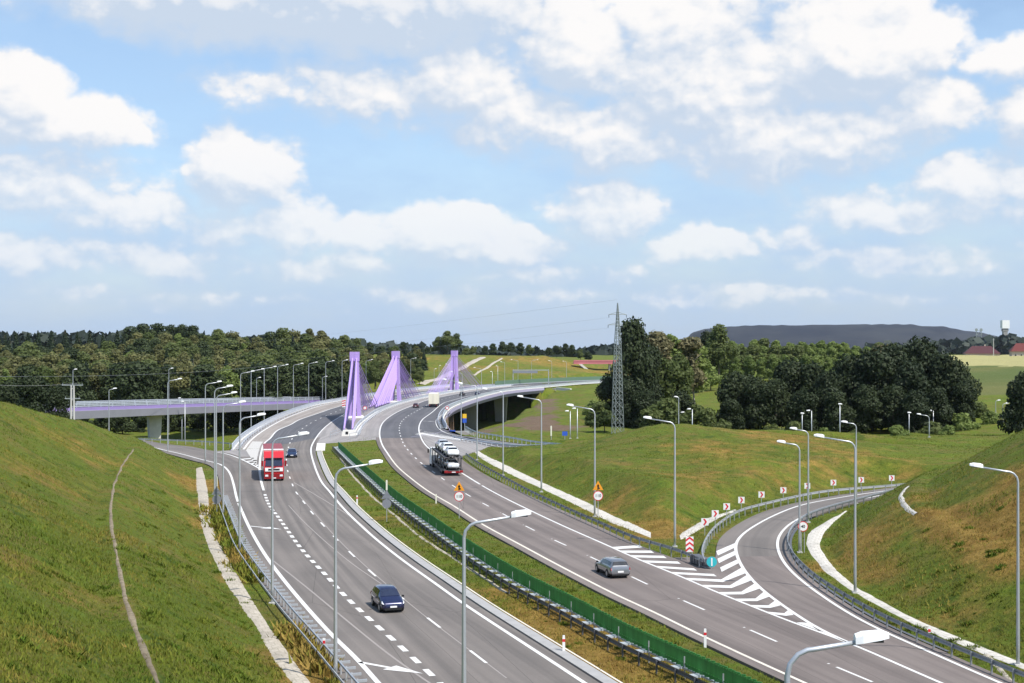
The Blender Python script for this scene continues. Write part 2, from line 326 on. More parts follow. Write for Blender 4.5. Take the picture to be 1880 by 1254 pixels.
# ---------------------------------------------------------------- ground
def dist_poly(X, Y, P):
    """signed distance to a closed polygon, negative inside"""
    P = resample(np.vstack([P, P[:1]]), 4.0); A = P[:-1]; B = P[1:]
    best = np.full(X.shape, 1e18); ins = np.zeros(X.shape, bool)
    for (ax, ay), (bx, by) in zip(A, B):
        dx, dy = bx - ax, by - ay; q = dx * dx + dy * dy
        if q < 1e-9: continue
        t = np.clip(((X - ax) * dx + (Y - ay) * dy) / q, 0, 1)
        best = np.minimum(best, (X - ax - t * dx) ** 2 + (Y - ay - t * dy) ** 2)
        if dy != 0: ins ^= ((ay > Y) != (by > Y)) & (X < dx * (Y - ay) / dy + ax)
    d = np.sqrt(best); return np.where(ins, -d, d)
def dist_line(X, Y, P):
    P = resample(P, 4.0); best = np.full(X.shape, 1e18)
    for (ax, ay), (bx, by) in zip(P[:-1], P[1:]):
        dx, dy = bx - ax, by - ay; q = dx * dx + dy * dy + 1e-9
        t = np.clip(((X - ax) * dx + (Y - ay) * dy) / q, 0, 1)
        best = np.minimum(best, (X - ax - t * dx) ** 2 + (Y - ay - t * dy) ** 2)
    return np.sqrt(best)
CTRL = np.array([
 (-20, 10, 15), (-30, 25, 15), (-60, 60, 15), (-100, 100, 16), (-56, 150, 11.3), (-110, 160, 13), (-60, 185, 6.8), (-61.6, 220, 1.7), (-62, 240, -.2), (-95, 235, 2), (-140, 200, 9), (-200, 150, 14), (-200, 20, 15),
 (-80, 290, -3.2), (-110, 310, -3), (-60, 280, -4), (-45, 300, -7), (-60, 380, -8), (-100, 400, -5), (-160, 400, -2), (-100, 480, -3), (-180, 500, 3), (-100, 600, 4), (-200, 650, 10), (-260, 800, 15), (-100, 750, 8), (-60, 560, -4), (-50, 650, 2),
 (-34, 340, -12), (-30, 420, -12), (-30, 480, -12), (-30, 520, -12), (0, 540, -6), (-20, 600, -6), (-18, 335, -4), (-12, 395, -5), (-7, 445, -5), (0, 490, -4), (-30, 300, -9), (-3, 286, .3), (0, 303, .4), (4, 330, .5), (8, 380, .5), (14, 445, .5), (20, 520, .5),
 (-6.7, 280, 0), (-1.3, 327, .2), (8.9, 447, .3), (15, 520, .3), (22, 565, 0), (3, 385, .2), (20, 300, .5), (30, 400, 1), (40, 500, 1.5), (60, 560, 2), (15, 260, 0), (47, 600, .2), (55, 660, .3), (80, 690, .5),
 (-30, 760, 6), (0, 800, 9.5), (-40, 860, 13), (20, 860, 13), (50, 830, 4), (60, 900, 6), (-90, 860, 13), (26, 730, 3.5), (-12, 690, 1), (-20, 650, -1), (50, 780, 3), (100, 850, 6),
 (35, 25, 14), (20, 10, 15), (60, 60, 14), (49, 130, 10.6), (46, 140, 6.8), (45.6, 152, 2.8), (90, 130, 14), (80, 162, 6), (60, 172, 1.5), (120, 20, 15), (150, 120, 14),
 (12, 213, 2.4), (17, 212, 4.2), (21.5, 211, 6.0), (25.5, 206, 6.5), (30, 205, 5.6), (37.7, 205, 4.9), (53, 213, 4.3), (70, 213, 1.9), (15, 165, 2.4), (30, 170, 3.0), (40, 185, 3.4), (26, 150, 1.4), (20, 185, 4.0), (6, 200, 1.0), (28, 190, 4.6), (55, 190, 2.4),
 (20, 250, .2), (40, 260, 0), (70, 260, .5), (100, 240, 2), (35, 300, 0), (70, 300, 0), (110, 300, 2), (140, 260, 4),
 (60, 400, 2), (100, 400, 3), (160, 420, 5.5), (130, 550, 8.5), (200, 700, 13), (150, 700, 11.5), (60, 480, 2.5), (70, 560, 3), (230, 1000, 11), (120, 1000, 9), (0, 1100, 8), (-200, 1200, 12), (300, 1500, 9), (250, 620, 12.5), (260, 760, 13),
 (0, 2000, 8), (-600, 2000, 12), (800, 2000, 8), (-2500, 4000, 8), (0, 6000, 6), (2500, 4000, 8), (-900, 900, 14), (900, 900, 10), (-400, 300, 8), (400, 300, 9), (0, -60, 14), (-300, -60, 15), (300, -60, 15)], float)
def _rbf():
    P = CTRL[:, :2] / 100; d = np.linalg.norm(P[:, None] - P[None], axis=2); n = len(P)
    A = np.zeros((n + 1, n + 1)); A[:n, :n] = d + np.eye(n) * -.004; A[:n, n] = A[n, :n] = 1
    return np.linalg.solve(A, np.r_[CTRL[:, 2], 0])
_W = _rbf()
def natural(X, Y):
    out = np.full(X.shape, _W[-1])
    for (x, y, _), w in zip(CTRL, _W): out += w * np.hypot((X - x) / 100, (Y - y) / 100)
    return out
def vnoise(X, Y, s, seed):
    x = X / s; y = Y / s; i = np.floor(x).astype(np.int64); j = np.floor(y).astype(np.int64); u = x - i; v = y - j; u = u * u * (3 - 2 * u); v = v * v * (3 - 2 * v)
    def h(a, b):
        k = (a * 374761393 + b * 668265263 + seed * 974634777) & 0x7fffffff; k = ((k ^ (k >> 13)) * 1274126177) & 0x7fffffff; k = k ^ (k >> 16); return (k % 100003) / 100003.0
    return (h(i, j) * (1 - u) + h(i + 1, j) * u) * (1 - v) + (h(i, j + 1) * (1 - u) + h(i + 1, j + 1) * u) * v
def fbm(X, Y, s, seed, o=4):
    a = 0; t = 0; k = 1.0
    for q in range(o): a = a + k * vnoise(X, Y, s, seed + q * 17); t += k; k *= .55; s *= .47
    return a / t
END_MAIN = [(-44.9, 229), (-33, 258), (-21, 263), (-8.1, 255)]
CORR = [poly(FL[FL[:, 1] < 215], np.array(END_MAIN), FM1[::-1], np.array([(22.5, 98), (27, 70), (17, 25)])),      # main road with both verges
        poly(FM2, FR[::-1][FR[::-1][:, 1] > 30], np.array([(8, 25), (5, 70), (14, 118)])),                          # exit ramp
        poly(FL[FL[:, 1] > 150], np.array([(-92, 262), (-70, 262), (-45, 236), (-36, 215)])),                       # slip road
        poly(off(ONR, 2.5), off(ONL, -2.0)[::-1]),                                                                  # on-ramp
        poly(cut(RP, 585, 760), med_off(-20, 600, 780)[::-1])]                                                      # motorway beyond the bridge
PIT = np.array([(-10.5, 289), (-5.5, 296), (-1.0, 327), (3.5, 379), (9.2, 447), (15, 520), (19, 566), (23, 590), (-10, 600), (-40, 590), (-45, 320), (-30, 296)], float)
CARVE = []      # polygons of paved sheets, filled below
def prof(d):
    d = np.maximum(d - .5, 0)
    return np.where(d < 7.0, d / 1.74, np.where(d < 8.5, 7.0 / 1.74, 7.0 / 1.74 + (d - 8.5) / 1.70))
def ground_h(X, Y):
    sh = X.shape; X = X.ravel(); Y = Y.ravel(); h = natural(X, Y)
    amp = np.clip((np.hypot(X, Y) - 5) / 150, .3, 1.6)
    h = h + (fbm(X, Y, 23, 3) - .5) * 1.1 * amp + (fbm(X, Y, 5.0, 9, 3) - .5) * .35
    PR = []; near = Y < 900; dm = np.full(X.shape, 1e9)
    for k, C in enumerate(CORR):
        m = near if k == 4 else (Y < 420)
        d = np.full(X.shape, 1e9); d[m] = dist_poly(X[m], Y[m], C); d = np.maximum(d, 0)
        PR.append(prof(d)); h = np.minimum(h, PR[-1] + (fbm(X, Y, 3.0, 21, 2) - .5) * np.clip(d, 0, 1.5) * .16)
        dm = np.minimum(dm, d)
    a_, b_ = np.minimum(PR[0], 60), np.minimum(PR[1], 60); sm = -.9 * np.log(np.exp(-a_ / .9) + np.exp(-b_ / .9)); h = np.minimum(h, np.maximum(sm, np.minimum(a_, b_) * .45))
    h = np.maximum(h, -dm / 1.45 - .03)
    wob = (fbm(X, Y, 2.2, 31, 3) - .5) * .12
    m = (Y > 270) & (Y < 640); d = np.full(X.shape, 1e9); d[m] = -dist_poly(X[m], Y[m], PIT); d = np.where(m, d, -1)
    h = np.where(d > 0, np.minimum(h, np.maximum(-d / .75, -14) + .2), h)
    h = np.where(dm <= 0, -.05 + np.minimum(wob, .035), h)
    m = Y < 420
    for P in CARVE:
        d = np.full(X.shape, 1e9); d[m] = dist_poly(X[m], Y[m], P)
        h = np.where(d < .35, np.minimum(h, -.22 + np.clip(d + .15, 0, .5) * .40), h)
    return h.reshape(sh)

def GT(px, py):
    """where the line of sight of a photo pixel meets the ground"""
    t = np.geomspace(30, 1500, 500); d = np.array([(px - CX) / FOC, 1.0, -(py - YH) / FOC]); P = d[None] * t[:, None]; P[:, 2] += EYE
    k = int(np.argmax(P[:, 2] < ground_h(P[:, 0].copy(), P[:, 1].copy()))); t = np.linspace(t[k - 1], t[k], 24); P = d[None] * t[:, None]; P[:, 2] += EYE
    return P[int(np.argmax(P[:, 2] < ground_h(P[:, 0].copy(), P[:, 1].copy())))]
def gt2(*pts): return np.array([GT(x, y)[:2] for x, y in pts])

# ---------------------------------------------------------------- paved sheets
ribbon_n = dict()
def pave(name, A, B, mat, z, thick=.3, carve=True):
    o = ribbon(name, A, B, M[mat], z, thick)
    if carve: CARVE.append(np.vstack([A[:, :2], B[::-1, :2]]))
    return o
L0m = L0[L0[:, 1] < 214]; L3n = cut(L3, 0, 262)
Y_J = 232      # where the bridge deck starts on the left carriageway
pave('road_main', off(cut(L1, 0, Y_J), -.3), off(cut(L3, 0, 262), .75), 'asphalt_main', 0.0)
pave('road_slip_near', LSH[(LSH[:, 1] < 214)], off(cut(L1, 0, 216), .2), 'asphalt_main', -.004)
pave('road_slip_far', np.vstack([LSH[(LSH[:, 1] > 200)]]), off(SLIPR, .9), 'asphalt_main', -.008)
pave('road_gore', off(SLIPR[SLIPR[:, 1] < 226], -.2)[::-1], off(cut(L1, 170, 232), .1)[::-1], 'deck_grey', -.012)
pave('road_opposite', off(cut(R0, 0, 262), -.8), off(cut(R2, 0, 262), .3), 'asphalt_brown', 0.0)
pave('road_opposite_shoulder', cut(R2, 103, 232), RS[RS[:, 1] < 236], 'asphalt_brown', -.004)
pave('road_exit_merge', off(cut(R2, 0, 112), 0), off(cut(SR, 0, 112), .9), 'asphalt_brown', -.008)
pave('road_exit', off(SO, -.05), np.vstack([off(SR, .9)[(SR[:, 1] > 99)]]), 'asphalt_main', -.012)
pave('road_entry', off(ONL, -1.0), off(ONR, 1.2), 'asphalt_bridge', -.004)
pave('road_entry_gore', off(ONL[ONL[:, 0] < -3], .2), cut(off(R2, 0), 205, 283), 'deck_grey', -.014)

# ---------------------------------------------------------------- bridge deck
bridge = thing('cable_bridge', 'long curved concrete motorway bridge carrying both carriageways past the lilac pylons', 'bridge', (-30, 300, 0))
deckL = off(LK, -2.0); DL = cut(deckL, 226, 640)
DR = np.vstack([[(-20, 262), (-16.5, 272)], cut(RP, 283, 592) + [0, 0]]); DR = resample(DR, 2.0)
def y_mono(A, y0, y1): return A[(A[:, 1] >= y0) & (A[:, 1] <= y1)]
ribbon('deck', DL, off(DR, .5), M['deck_grey'], -.016, .30, parent=bridge, world=True, kind=None)
fz = MB().sweep(z3(off(DR, .55), -.0), [(-1.2, -.32), (.02, -.32), (.02, .02), (.12, .02), (.12, -1.0), (-.6, -2.2), (-1.2, -2.2)]); fz.build('edge_beam', M['lilac_grey'], bridge, world=True)
fz = MB().sweep(z3(DL, 0), [(1.2, -.32), (.0, -.32), (.0, .02), (-.1, .02), (-.1, -1.1), (.6, -2.4), (1.2, -2.4)]); fz.build('edge_beam', M['lilac_band'], bridge, world=True)
for dl, dr in ((-15.5, -5), (6.5, 17)):
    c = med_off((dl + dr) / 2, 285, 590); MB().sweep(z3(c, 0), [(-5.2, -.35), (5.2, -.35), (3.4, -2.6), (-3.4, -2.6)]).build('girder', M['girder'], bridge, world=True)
for k, y in enumerate((300, 340, 434, 520, 575)):
    for d in (-10.3, 11.5):
        if y < 310 and d > 0: continue
        p = at_y(off(MED, d), y)[0]; t = at_y(MED, y)[1]; rz = math.atan2(t[1], t[0]) - math.pi / 2
        MB().box((p[0], p[1], -9.3), (4.2, 1.6, 13.6), rz, 1.35).build('pier', M['concrete'], bridge, world=True)
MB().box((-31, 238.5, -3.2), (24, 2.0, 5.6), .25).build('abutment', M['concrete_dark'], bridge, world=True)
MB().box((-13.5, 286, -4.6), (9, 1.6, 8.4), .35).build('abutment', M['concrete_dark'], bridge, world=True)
MB().sweep(z3(np.array([(19.5, 597), (22.5, 588), (25, 578)]), 0.02), [(-.35, 0), (.35, 0), (.35, -1.2), (-.35, -1.2)]).build('wing_wall', M['concrete_pale'], bridge, world=True)
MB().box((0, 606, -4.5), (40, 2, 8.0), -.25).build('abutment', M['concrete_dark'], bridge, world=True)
def on_deck(name, A, B, mat, z): return ribbon(name, A, B, M[mat], z)
on_deck('road_bridge_inbound', cut(L1, Y_J - .5, 640), cut(L3, 258, 640), 'asphalt_bridge', .002)
on_deck('road_bridge_shoulder', cut(LK, 228, 640), cut(off(L1, -.1), 230, 640), 'shoulder', .004)
on_deck('road_bridge_outbound', cut(R0, 258, 780), np.vstack([cut(off(R2, 0), 258, 780)]), 'asphalt_bridge', .003)
on_deck('road_bridge_entry', cut(off(R2, -.2), 285, 760), np.vstack([cut(ONR, 284, 362), off(cut(RP, 366, 780), -.9)]), 'asphalt_bridge', -.002)
on_deck('road_bridge_inner_shoulder', cut(RKM, 264, 640), cut(off(R0, .1), 262, 640), 'deck_grey', .006)
on_deck('road_beyond', med_off(-20, 600), med_off(24, 600), 'asphalt_bridge', -.03)

# ---------------------------------------------------------------- painted markings (each a sheet 4 mm above the road)
PZ = .012
class Paint:
    def __init__(s): s.mb = MB()
    def strip(s, C, w, z=PZ):
        A = off(C, -w / 2); B = off(C, w / 2); n = len(C); vs = []
        for a, b in zip(A, B): vs += [(a[0], a[1], z), (b[0], b[1], z)]
        s.mb.add(vs, [(2 * i, 2 * i + 1, 2 * i + 3, 2 * i + 2) for i in range(n - 1)]); return s
    def dash(s, C, w, on, gap, start=0.0, z=PZ):
        L = np.r_[0, np.cumsum(np.linalg.norm(np.diff(C, axis=0), axis=1))]; t = start
        while t + on < L[-1]:
            q = np.linspace(t, t + on, 4); s.strip(np.stack([np.interp(q, L, C[:, 0]), np.interp(q, L, C[:, 1])], 1), w, z); t += on + gap
        return s
    def quad(s, P, z=PZ): s.mb.add([(p[0], p[1], z) for p in P], [tuple(range(len(P)))]); return s
    def done(s, name, mat='paint'): o = s.mb.build(name, M[mat], recalc=False); o['kind'] = 'structure'; return o
p = Paint(); p.strip(L0[L0[:, 1] < 150], .30); p.strip(L0[L0[:, 1] > 151], .28); p.strip(cut(L3, 0, 700), .26, .016); p.strip(cut(L1, 163, 640), .30, .017); p.done('edge_marking_inbound')
p = Paint(); p.strip(cut(R2, 0, 170), .22); p.strip(cut(R2, 170, 760), .26, .016); p.strip(SR[SR[:, 1] < 160], .24); p.strip(SL, .26); p.strip(ONR, .20); p.strip(ONL, .2); p.done('edge_marking_outbound')
p = Paint(); p.strip(cut(R0, 0, 215), .22); p.done('edge_marking_median', 'paint_cream')
p = Paint(); p.strip(cut(R0, 213, 700), .26, .016); p.strip(cut(LK, 229, 640), .34, .020); p.strip(cut(RKM, 266, 640), .34, .020); p.done('kerb_marking_bridge')
p = Paint(); p.dash(cut(L1, 0, 163), .34, 1.55, 1.45); p.dash(cut(L2, 0, 232), .17, 3.2, 6.6, 2.0); p.dash(cut(L2, 232, 640), .2, 3.0, 8.0, 0, .018); p.done('lane_marking_inbound')
p = Paint(); p.dash(cut(R1, 0, 200), .17, 3.4, 6.6, 6.6); p.dash(cut(R1, 200, 700), .2, 3.0, 6.0, 0, .018); p.dash(cut(R1, 60, 170), .14, .16, 9.84, 3.2); p.done('lane_marking_outbound')
# hatched gore before the exit
def lerp_line(C, y): return at_y(C, y)[0]
p = Paint()
HB = (((1122, 1004.5), (1174, 1001)), ((1139, 1011), (1195, 1011)), ((1158, 1019.5), (1218, 1020.5)), ((1180, 1029), (1244, 1031)), ((1203, 1039), (1274, 1043.5)), ((1227, 1050), (1310, 1054)))
for (x0, y0), (x1, y1) in HB: p.quad([G(x0, y0), G(x0 + 9, y0 + 3.9), G(x1 + 6, y1 + 4.3), G(x1, y1)][::-1], PZ - .004)
HV = (((1256, 1061), (1324, 1064), (1362, 1042)), ((1286, 1074), (1340, 1075), (1371, 1056)), ((1316, 1087.5), (1361, 1086.5), (1386, 1071)), ((1345, 1099.5), (1387, 1099), (1403, 1086)), ((1374, 1111), (1411, 1111.5), (1424, 1102)), ((1405, 1123), (1440, 1126), (1448, 1119.5)))
for (a, b, c) in HV:
    A, B, Cc = G(*a), G(*b), G(*c); A2, B2, C2 = G(a[0] + 10, a[1] + 4.2), G(b[0] + 3, b[1] + 4.8), G(c[0] + 9, c[1] + 9.5)
    p.quad([A, A2, B2, B][::-1], PZ - .004); p.quad([B, B2, C2, Cc][::-1], PZ - .004)
for (x0, y0, x1, y1) in ((1315, 1012, 1351, 996.5), (1317, 1026, 1350, 1011), (1322, 1042, 1355, 1026.5)):
    p.quad([G(x0, y0), G(x0 + 3, y0 + 8), G(x1 + 2, y1 + 7), G(x1, y1)][::-1], PZ - .004)
p.quad([G(1462, 1143), G(1510, 1160), G(1566, 1184), G(1520, 1167), G(1495, 1153), G(1485, 1144), G(1472, 1143)][::-1], PZ - .005)
p.done('hatch_marking_exit')
# hatched gore at the slip road and at the entry, arrows
p = Paint()
for k in range(9):
    t = k / 9; y = 206 - t * 38
    a = at_y(SLIPR, y + 3)[0]; b = at_y(cut(L1, 150, 240), y + 6)[0]; ab = b - a; n = np.linalg.norm(ab)
    q = a + ab / n * min(n, 2.6); v = np.array([-.35, 1.5]); p.quad([np.r_[a, 0], np.r_[q, 0], np.r_[q + v, 0], np.r_[a + v, 0]], PZ - .004)
p.strip(SLIPR[SLIPR[:, 1] < 225], .28)
for k in range(8):
    t = k / 8; a = G(775 + 78 * t, 795 + 13 * t); b = a + np.array([-1.2 + 0.5 * t, -4.2 * (1 - t * .5), 0]); v = np.array([1.3, -.1, 0]); p.quad([b, b + v, a + v, a], PZ - .004)
p.done('hatch_marking_slip')
m, N, b_ = base_mat('ribbed_slab'); pp = geo_pos(N); sx = N.n('ShaderNodeSeparateXYZ'); N.set(sx.inputs[0], pp); wv = N.ramp(N.math('SINE', N.math('MULTIPLY', sx.outputs[1], 4.2)), -.2, .7)
N.set(b_.inputs['Base Color'], N.mix(wv, (.34, .32, .30, 1), (.56, .55, .52, 1))); b_.inputs['Roughness'].default_value = .9; M['ribbed'] = m
_a = cut(off(LK, .5), 226.5, 250); _b = cut(off(L1, -.45), 196, 250); ribbon('concrete_slab', _a, _b, m, .008)
def arrow(p, px, py, hx, hy, wid):
    a = G(px, py)[:2]; b = G(hx, hy)[:2]; t = (b - a); Lg = np.linalg.norm(t); t /= Lg; n = np.array([-t[1], t[0]])
    s = lambda f, o: np.r_[a + t * Lg * f + n * o * wid, 0]
    p.quad([s(0, -.16), s(.55, -.13), s(.55, .13), s(0, .16)], PZ); p.quad([s(.48, -.55), s(1, .0), s(.48, .55)], PZ + .001)
p = Paint(); arrow(p, 660, 1216, 777, 1237, 1.0); arrow(p, 459, 966, 517, 972, 1.1); arrow(p, 776, 773, 800, 774, .9); p.done('arrow_marking')
p = Paint(); p.strip(cr(g2((566, 1150), (600, 1130), (497, 1028)), 1)[:1].repeat(2, 0) + [[0, 0], [.01, .01]], .01)
p = Paint()
for pts, w in (([(497, 1026), (560, 1076), (640, 1142), (720, 1206), (800, 1262)], .14), ([(540, 886), (590, 915), (660, 960), (684, 984)], .13), ([(530, 928), (560, 960), (640, 1030), (700, 1072)], .10), ([(545, 905), (640, 1010), (760, 1115), (930, 1245)], .09)):
    p.strip(cr(g2(*pts), 2), w, .006)
p.done('old_marking', 'paint_old')
# concrete gutter beside the median and its kerb line
gA = off(cut(L3, 0, 226), .95); gB = off(cut(L3, 0, 226), 1.68)
pave('gutter_median', gA, gB, 'gutter', -.01, .2)
p = Paint(); p.strip(off(cut(L3, 0, 228), 1.78), .13, .03); p.done('kerb_median', 'paint_cream')
o = MB().box((-33.0, 235.0, .02), (1.5, 17, .12), .13).build('gutter_slab', M['concrete_pale']); o['kind'] = 'structure'
_q = SR[(SR[:, 1] > 76) & (SR[:, 1] < 130)]; ribbon('drain_slot', off(_q, 1.0), off(_q, 1.22), M['rail_dark'], .015)
# ---------------------------------------------------------------- ground sheet
def blob(X, Y, c, rx, ry=None):
    ry = ry or rx; return np.exp(-(((X - c[0]) / rx) ** 2 + ((Y - c[1]) / ry) ** 2))
DRYPTS = [(GT(px, py)[:2], r, s) for px, py, r, s in ((1640, 960, 5, .55), (1690, 915, 3, .7), (1720, 945, 3, 1.0), (1760, 965, 3, 1.1), (1800, 985, 3, 1.1), (1840, 1005, 3, 1.1), (1875, 1020, 3, 1.1), (1600, 985, 4, .8), (1570, 1020, 3, .8), (1590, 1050, 3, .7), (1860, 930, 4, .9), (1830, 900, 4, .6), (1870, 880, 4, .7), (1790, 900, 3, .5), (1700, 1080, 4, .3), (1780, 1130, 4, .4), (1500, 1040, 2, .8),
    (640, 1240, 4, 1.1), (600, 1215, 3, 1.1), (575, 1190, 3, .8), (430, 960, 4, 1.1), (385, 890, 5, 1.1), (400, 925, 4, 1.1), (470, 1060, 3, .7), (1000, 1130, 4, 1.0), (1060, 1165, 4, 1.1), (1110, 1210, 4, 1.0), (1150, 1235, 4, 1.0), (920, 1090, 3, .6), (690, 950, 3, .5), (660, 920, 3, .45),
    (1200, 970, 5, .8), (1120, 930, 6, .55), (1060, 890, 5, .4), (1290, 880, 7, .55), (1440, 805, 9, .7), (1330, 830, 9, .6), (1240, 830, 6, .5), (1560, 830, 8, .6), (1500, 870, 6, .5), (1180, 860, 6, .4), (1400, 870, 6, .45), (1000, 870, 5, .35), (1650, 850, 6, .5),
    (60, 860, 7, .5), (160, 830, 7, .6), (230, 850, 6, .5), (120, 960, 5, .4), (70, 1060, 4, .45), (160, 1100, 4, .35), (330, 1010, 5, .3), (30, 1180, 3, .4), (400, 1150, 3, .3), (340, 1190, 3, .4))]
def dryness(X, Y):
    d = np.zeros(X.shape)
    for c, r, s in DRYPTS: d = np.maximum(d, s * blob(X, Y, c, r * 1.1, r * 2.0))
    for x, y, rx, ry, s in ((20, 830, 60, 45, .65), (-20, 760, 40, 40, .55), (60, 790, 40, 40, .75), (-60, 820, 40, 50, .55), (15, 740, 30, 30, .5), (15, 330, 14, 60, .25), (30, 420, 18, 60, .3)):
        d = np.maximum(d, s * blob(X, Y, (x, y), rx, ry))
    return d
def build_ground():
    az = np.r_[np.linspace(-52, -22.5, 90, endpoint=False), np.linspace(-22.5, 22.5, 640, endpoint=False), np.linspace(22.5, 52, 90)]
    rr = [14.0]
    while rr[-1] < 7000: rr.append(rr[-1] * (1.0062 if rr[-1] < 330 else 1.012 if rr[-1] < 1000 else 1.05))
    rr = np.array(rr); A, Rr = np.meshgrid(np.radians(az), rr); X = Rr * np.sin(A); Y = Rr * np.cos(A)
    Z = ground_h(X, Y); nr, na = X.shape
    V = np.stack([X, Y, Z], -1).reshape(-1, 3)
    i = np.arange(nr - 1)[:, None] * na + np.arange(na - 1)[None]; F = np.stack([i, i + 1, i + na + 1, i + na], -1).reshape(-1, 4)
    me = bpy.data.meshes.new('ground'); me.vertices.add(len(V)); me.vertices.foreach_set('co', V.ravel().astype(np.float32))
    me.loops.add(F.size); me.loops.foreach_set('vertex_index', F.ravel().astype(np.int32)); me.polygons.add(len(F))
    me.polygons.foreach_set('loop_start', np.arange(0, F.size, 4, dtype=np.int32)); me.polygons.foreach_set('use_smooth', np.ones(len(F), bool)); me.update(calc_edges=True)
    x, y, z = V.T
    dry = dryness(x, y)
    soil = np.zeros(len(x))
    for c, rx, ry, s in (((3, 298), 8, 16, 1.3), ((6, 335), 6, 30, 1.3), ((10, 400), 5, 50, 1.0), ((8, 285), 9, 9, 1.1), ((12, 460), 5, 50, .9), ((-14, 400), 9, 150, 1), ((-6, 285), 7, 12, .8), ((12, 310), 6, 14, .5), ((-25, 420), 25, 150, .8)): soil = np.maximum(soil, s * blob(x, y, c, rx, ry))
    crop = np.where((y > 380) & (x > 118 + (y - 380) * .12) & (y < 1400), 1.0, 0) ; crop2 = np.where((crop > 0) & (z > 10.2 - (x - 150) * .004), 1.0, 0)
    for nm, a in (('dry', dry), ('soil', soil), ('crop', crop), ('ripe', crop2)):
        at = me.attributes.new(nm, 'FLOAT', 'POINT'); at.data.foreach_set('value', a.astype(np.float32))
    m, N, b = base_mat('grassland'); p = geo_pos(N)
    A = lambda n: N.n('ShaderNodeAttribute', attribute_name=n).outputs['Fac']
    n1 = N.noise(p, .055, 5, .6); n2 = N.noise(p, .5, 6, .65); n3 = N.noise(p, 3.2, 6, .75); n4 = N.noise(p, .018, 3, .5); n5 = N.noise(p, .22, 4, .6, .6)
    g = N.mix(N.ramp(n1, .3, .7), (.088, .104, .013, 1), (.130, .126, .022, 1))
    g = N.mix(N.ramp(n2, .35, .7), g, (.100, .150, .014, 1))
    g = N.mix(N.math('MULTIPLY', N.ramp(n5, .48, .66), .75), g, (.150, .122, .034, 1)); g = N.mix(N.math('MULTIPLY', N.ramp(N.noise(p, .085, 4, .6), .5, .68), .6), g, (.118, .164, .014, 1))
    g = N.mix(N.math('MULTIPLY', N.ramp(N.noise(p, .34, 3, .6, .3), .56, .68), .75), g, (.038, .072, .007, 1)); g = N.mix(N.math('MULTIPLY', N.ramp(N.noise(p, 1.3, 4, .6), .54, .68), .6), g, (.044, .086, .008, 1)); g = N.mix(N.math('MULTIPLY', N.ramp(N.noise(p, .9, 3, .6), .60, .72), .6), g, (.165, .190, .022, 1))
    dcol = N.mix(N.ramp(n2, .35, .65), (.190, .105, .022, 1), (.285, .180, .045, 1))
    dd = N.math('ADD', A('dry'), N.math('MULTIPLY', N.math('SUBTRACT', n5, .5), 1.1)); dd = N.math('ADD', dd, N.math('MULTIPLY', N.math('SUBTRACT', n2, .5), 1.0))
    g = N.mix(N.math('MULTIPLY', N.ramp(dd, .25, .85), .9), g, dcol)
    ss = N.math('ADD', A('soil'), N.math('MULTIPLY', N.math('SUBTRACT', n5, .5), 1.4))
    g = N.mix(N.ramp(ss, .45, .75), g, N.mix(n2, (.085, .055, .038, 1), (.20, .145, .10, 1)))
    cg = N.mix(N.ramp(n4, .4, .6), (.085, .110, .030, 1), (.125, .130, .040, 1)); g = N.mix(A('crop'), g, cg)
    g = N.mix(A('ripe'), g, N.mix(n1, (.29, .27, .115, 1), (.36, .33, .15, 1)))
    k = N.math('MULTIPLY_ADD', n3, 1.2, .40); v = N.n('ShaderNodeVectorMath', operation='SCALE'); N.set(v.inputs[0], g); N.set(v.inputs[3], k)
    N.set(b.inputs['Base Color'], v.outputs[0]); b.inputs['Roughness'].default_value = .95; b.inputs['Specular IOR Level'].default_value = .15
    bp = N.n('ShaderNodeBump', Strength=1.0, Distance=.3); N.set(bp.inputs['Height'], N.math('ADD', n3, N.math('MULTIPLY', n2, .8))); N.set(b.inputs['Normal'], bp.outputs[0])
    o = link('ground', me, m); o['kind'] = 'structure'; return o
GROUND = build_ground()
def hz(x, y): return float(ground_h(np.array([float(x)]), np.array([float(y)]))[0])
def hzs(P): P = np.asarray(P, float); return ground_h(P[:, 0].copy(), P[:, 1].copy())

# drains: pale stone strips at the foot of the slopes, narrow channels on the berms
def stone(name, c1, c2, joint=True):
    m, N, b = base_mat(name); p = geo_pos(N); uv = N.n('ShaderNodeUVMap').outputs[0]; f = N.noise(p, 2.2, 5, .7); g = N.noise(p, .3, 3, .5)
    col = N.mix(N.ramp(f, .3, .7), c4(c1), c4(c2)); col = N.mix(N.math('MULTIPLY', N.ramp(g, .5, .68), .45), col, c4([c * .62 for c in c1]))
    if joint:
        br = N.n('ShaderNodeTexBrick'); N.set(br.inputs['Vector'], uv); br.inputs['Scale'].default_value = 1; br.inputs['Brick Width'].default_value = .6; br.inputs['Row Height'].default_value = .8; br.inputs['Mortar Size'].default_value = .035
        col = N.mix(N.math('MULTIPLY', br.outputs['Fac'], .35), col, (.13, .12, .08, 1))
    N.set(b.inputs['Base Color'], col); b.inputs['Roughness'].default_value = .9; return m
M['stone_pale'] = stone('stone_pale', (.40, .375, .33), (.56, .53, .48)); M['stone_grey'] = stone('stone_grey', (.30, .265, .21), (.45, .40, .33)); M['channel'] = stone('channel_concrete', (.12, .09, .05), (.26, .21, .14))
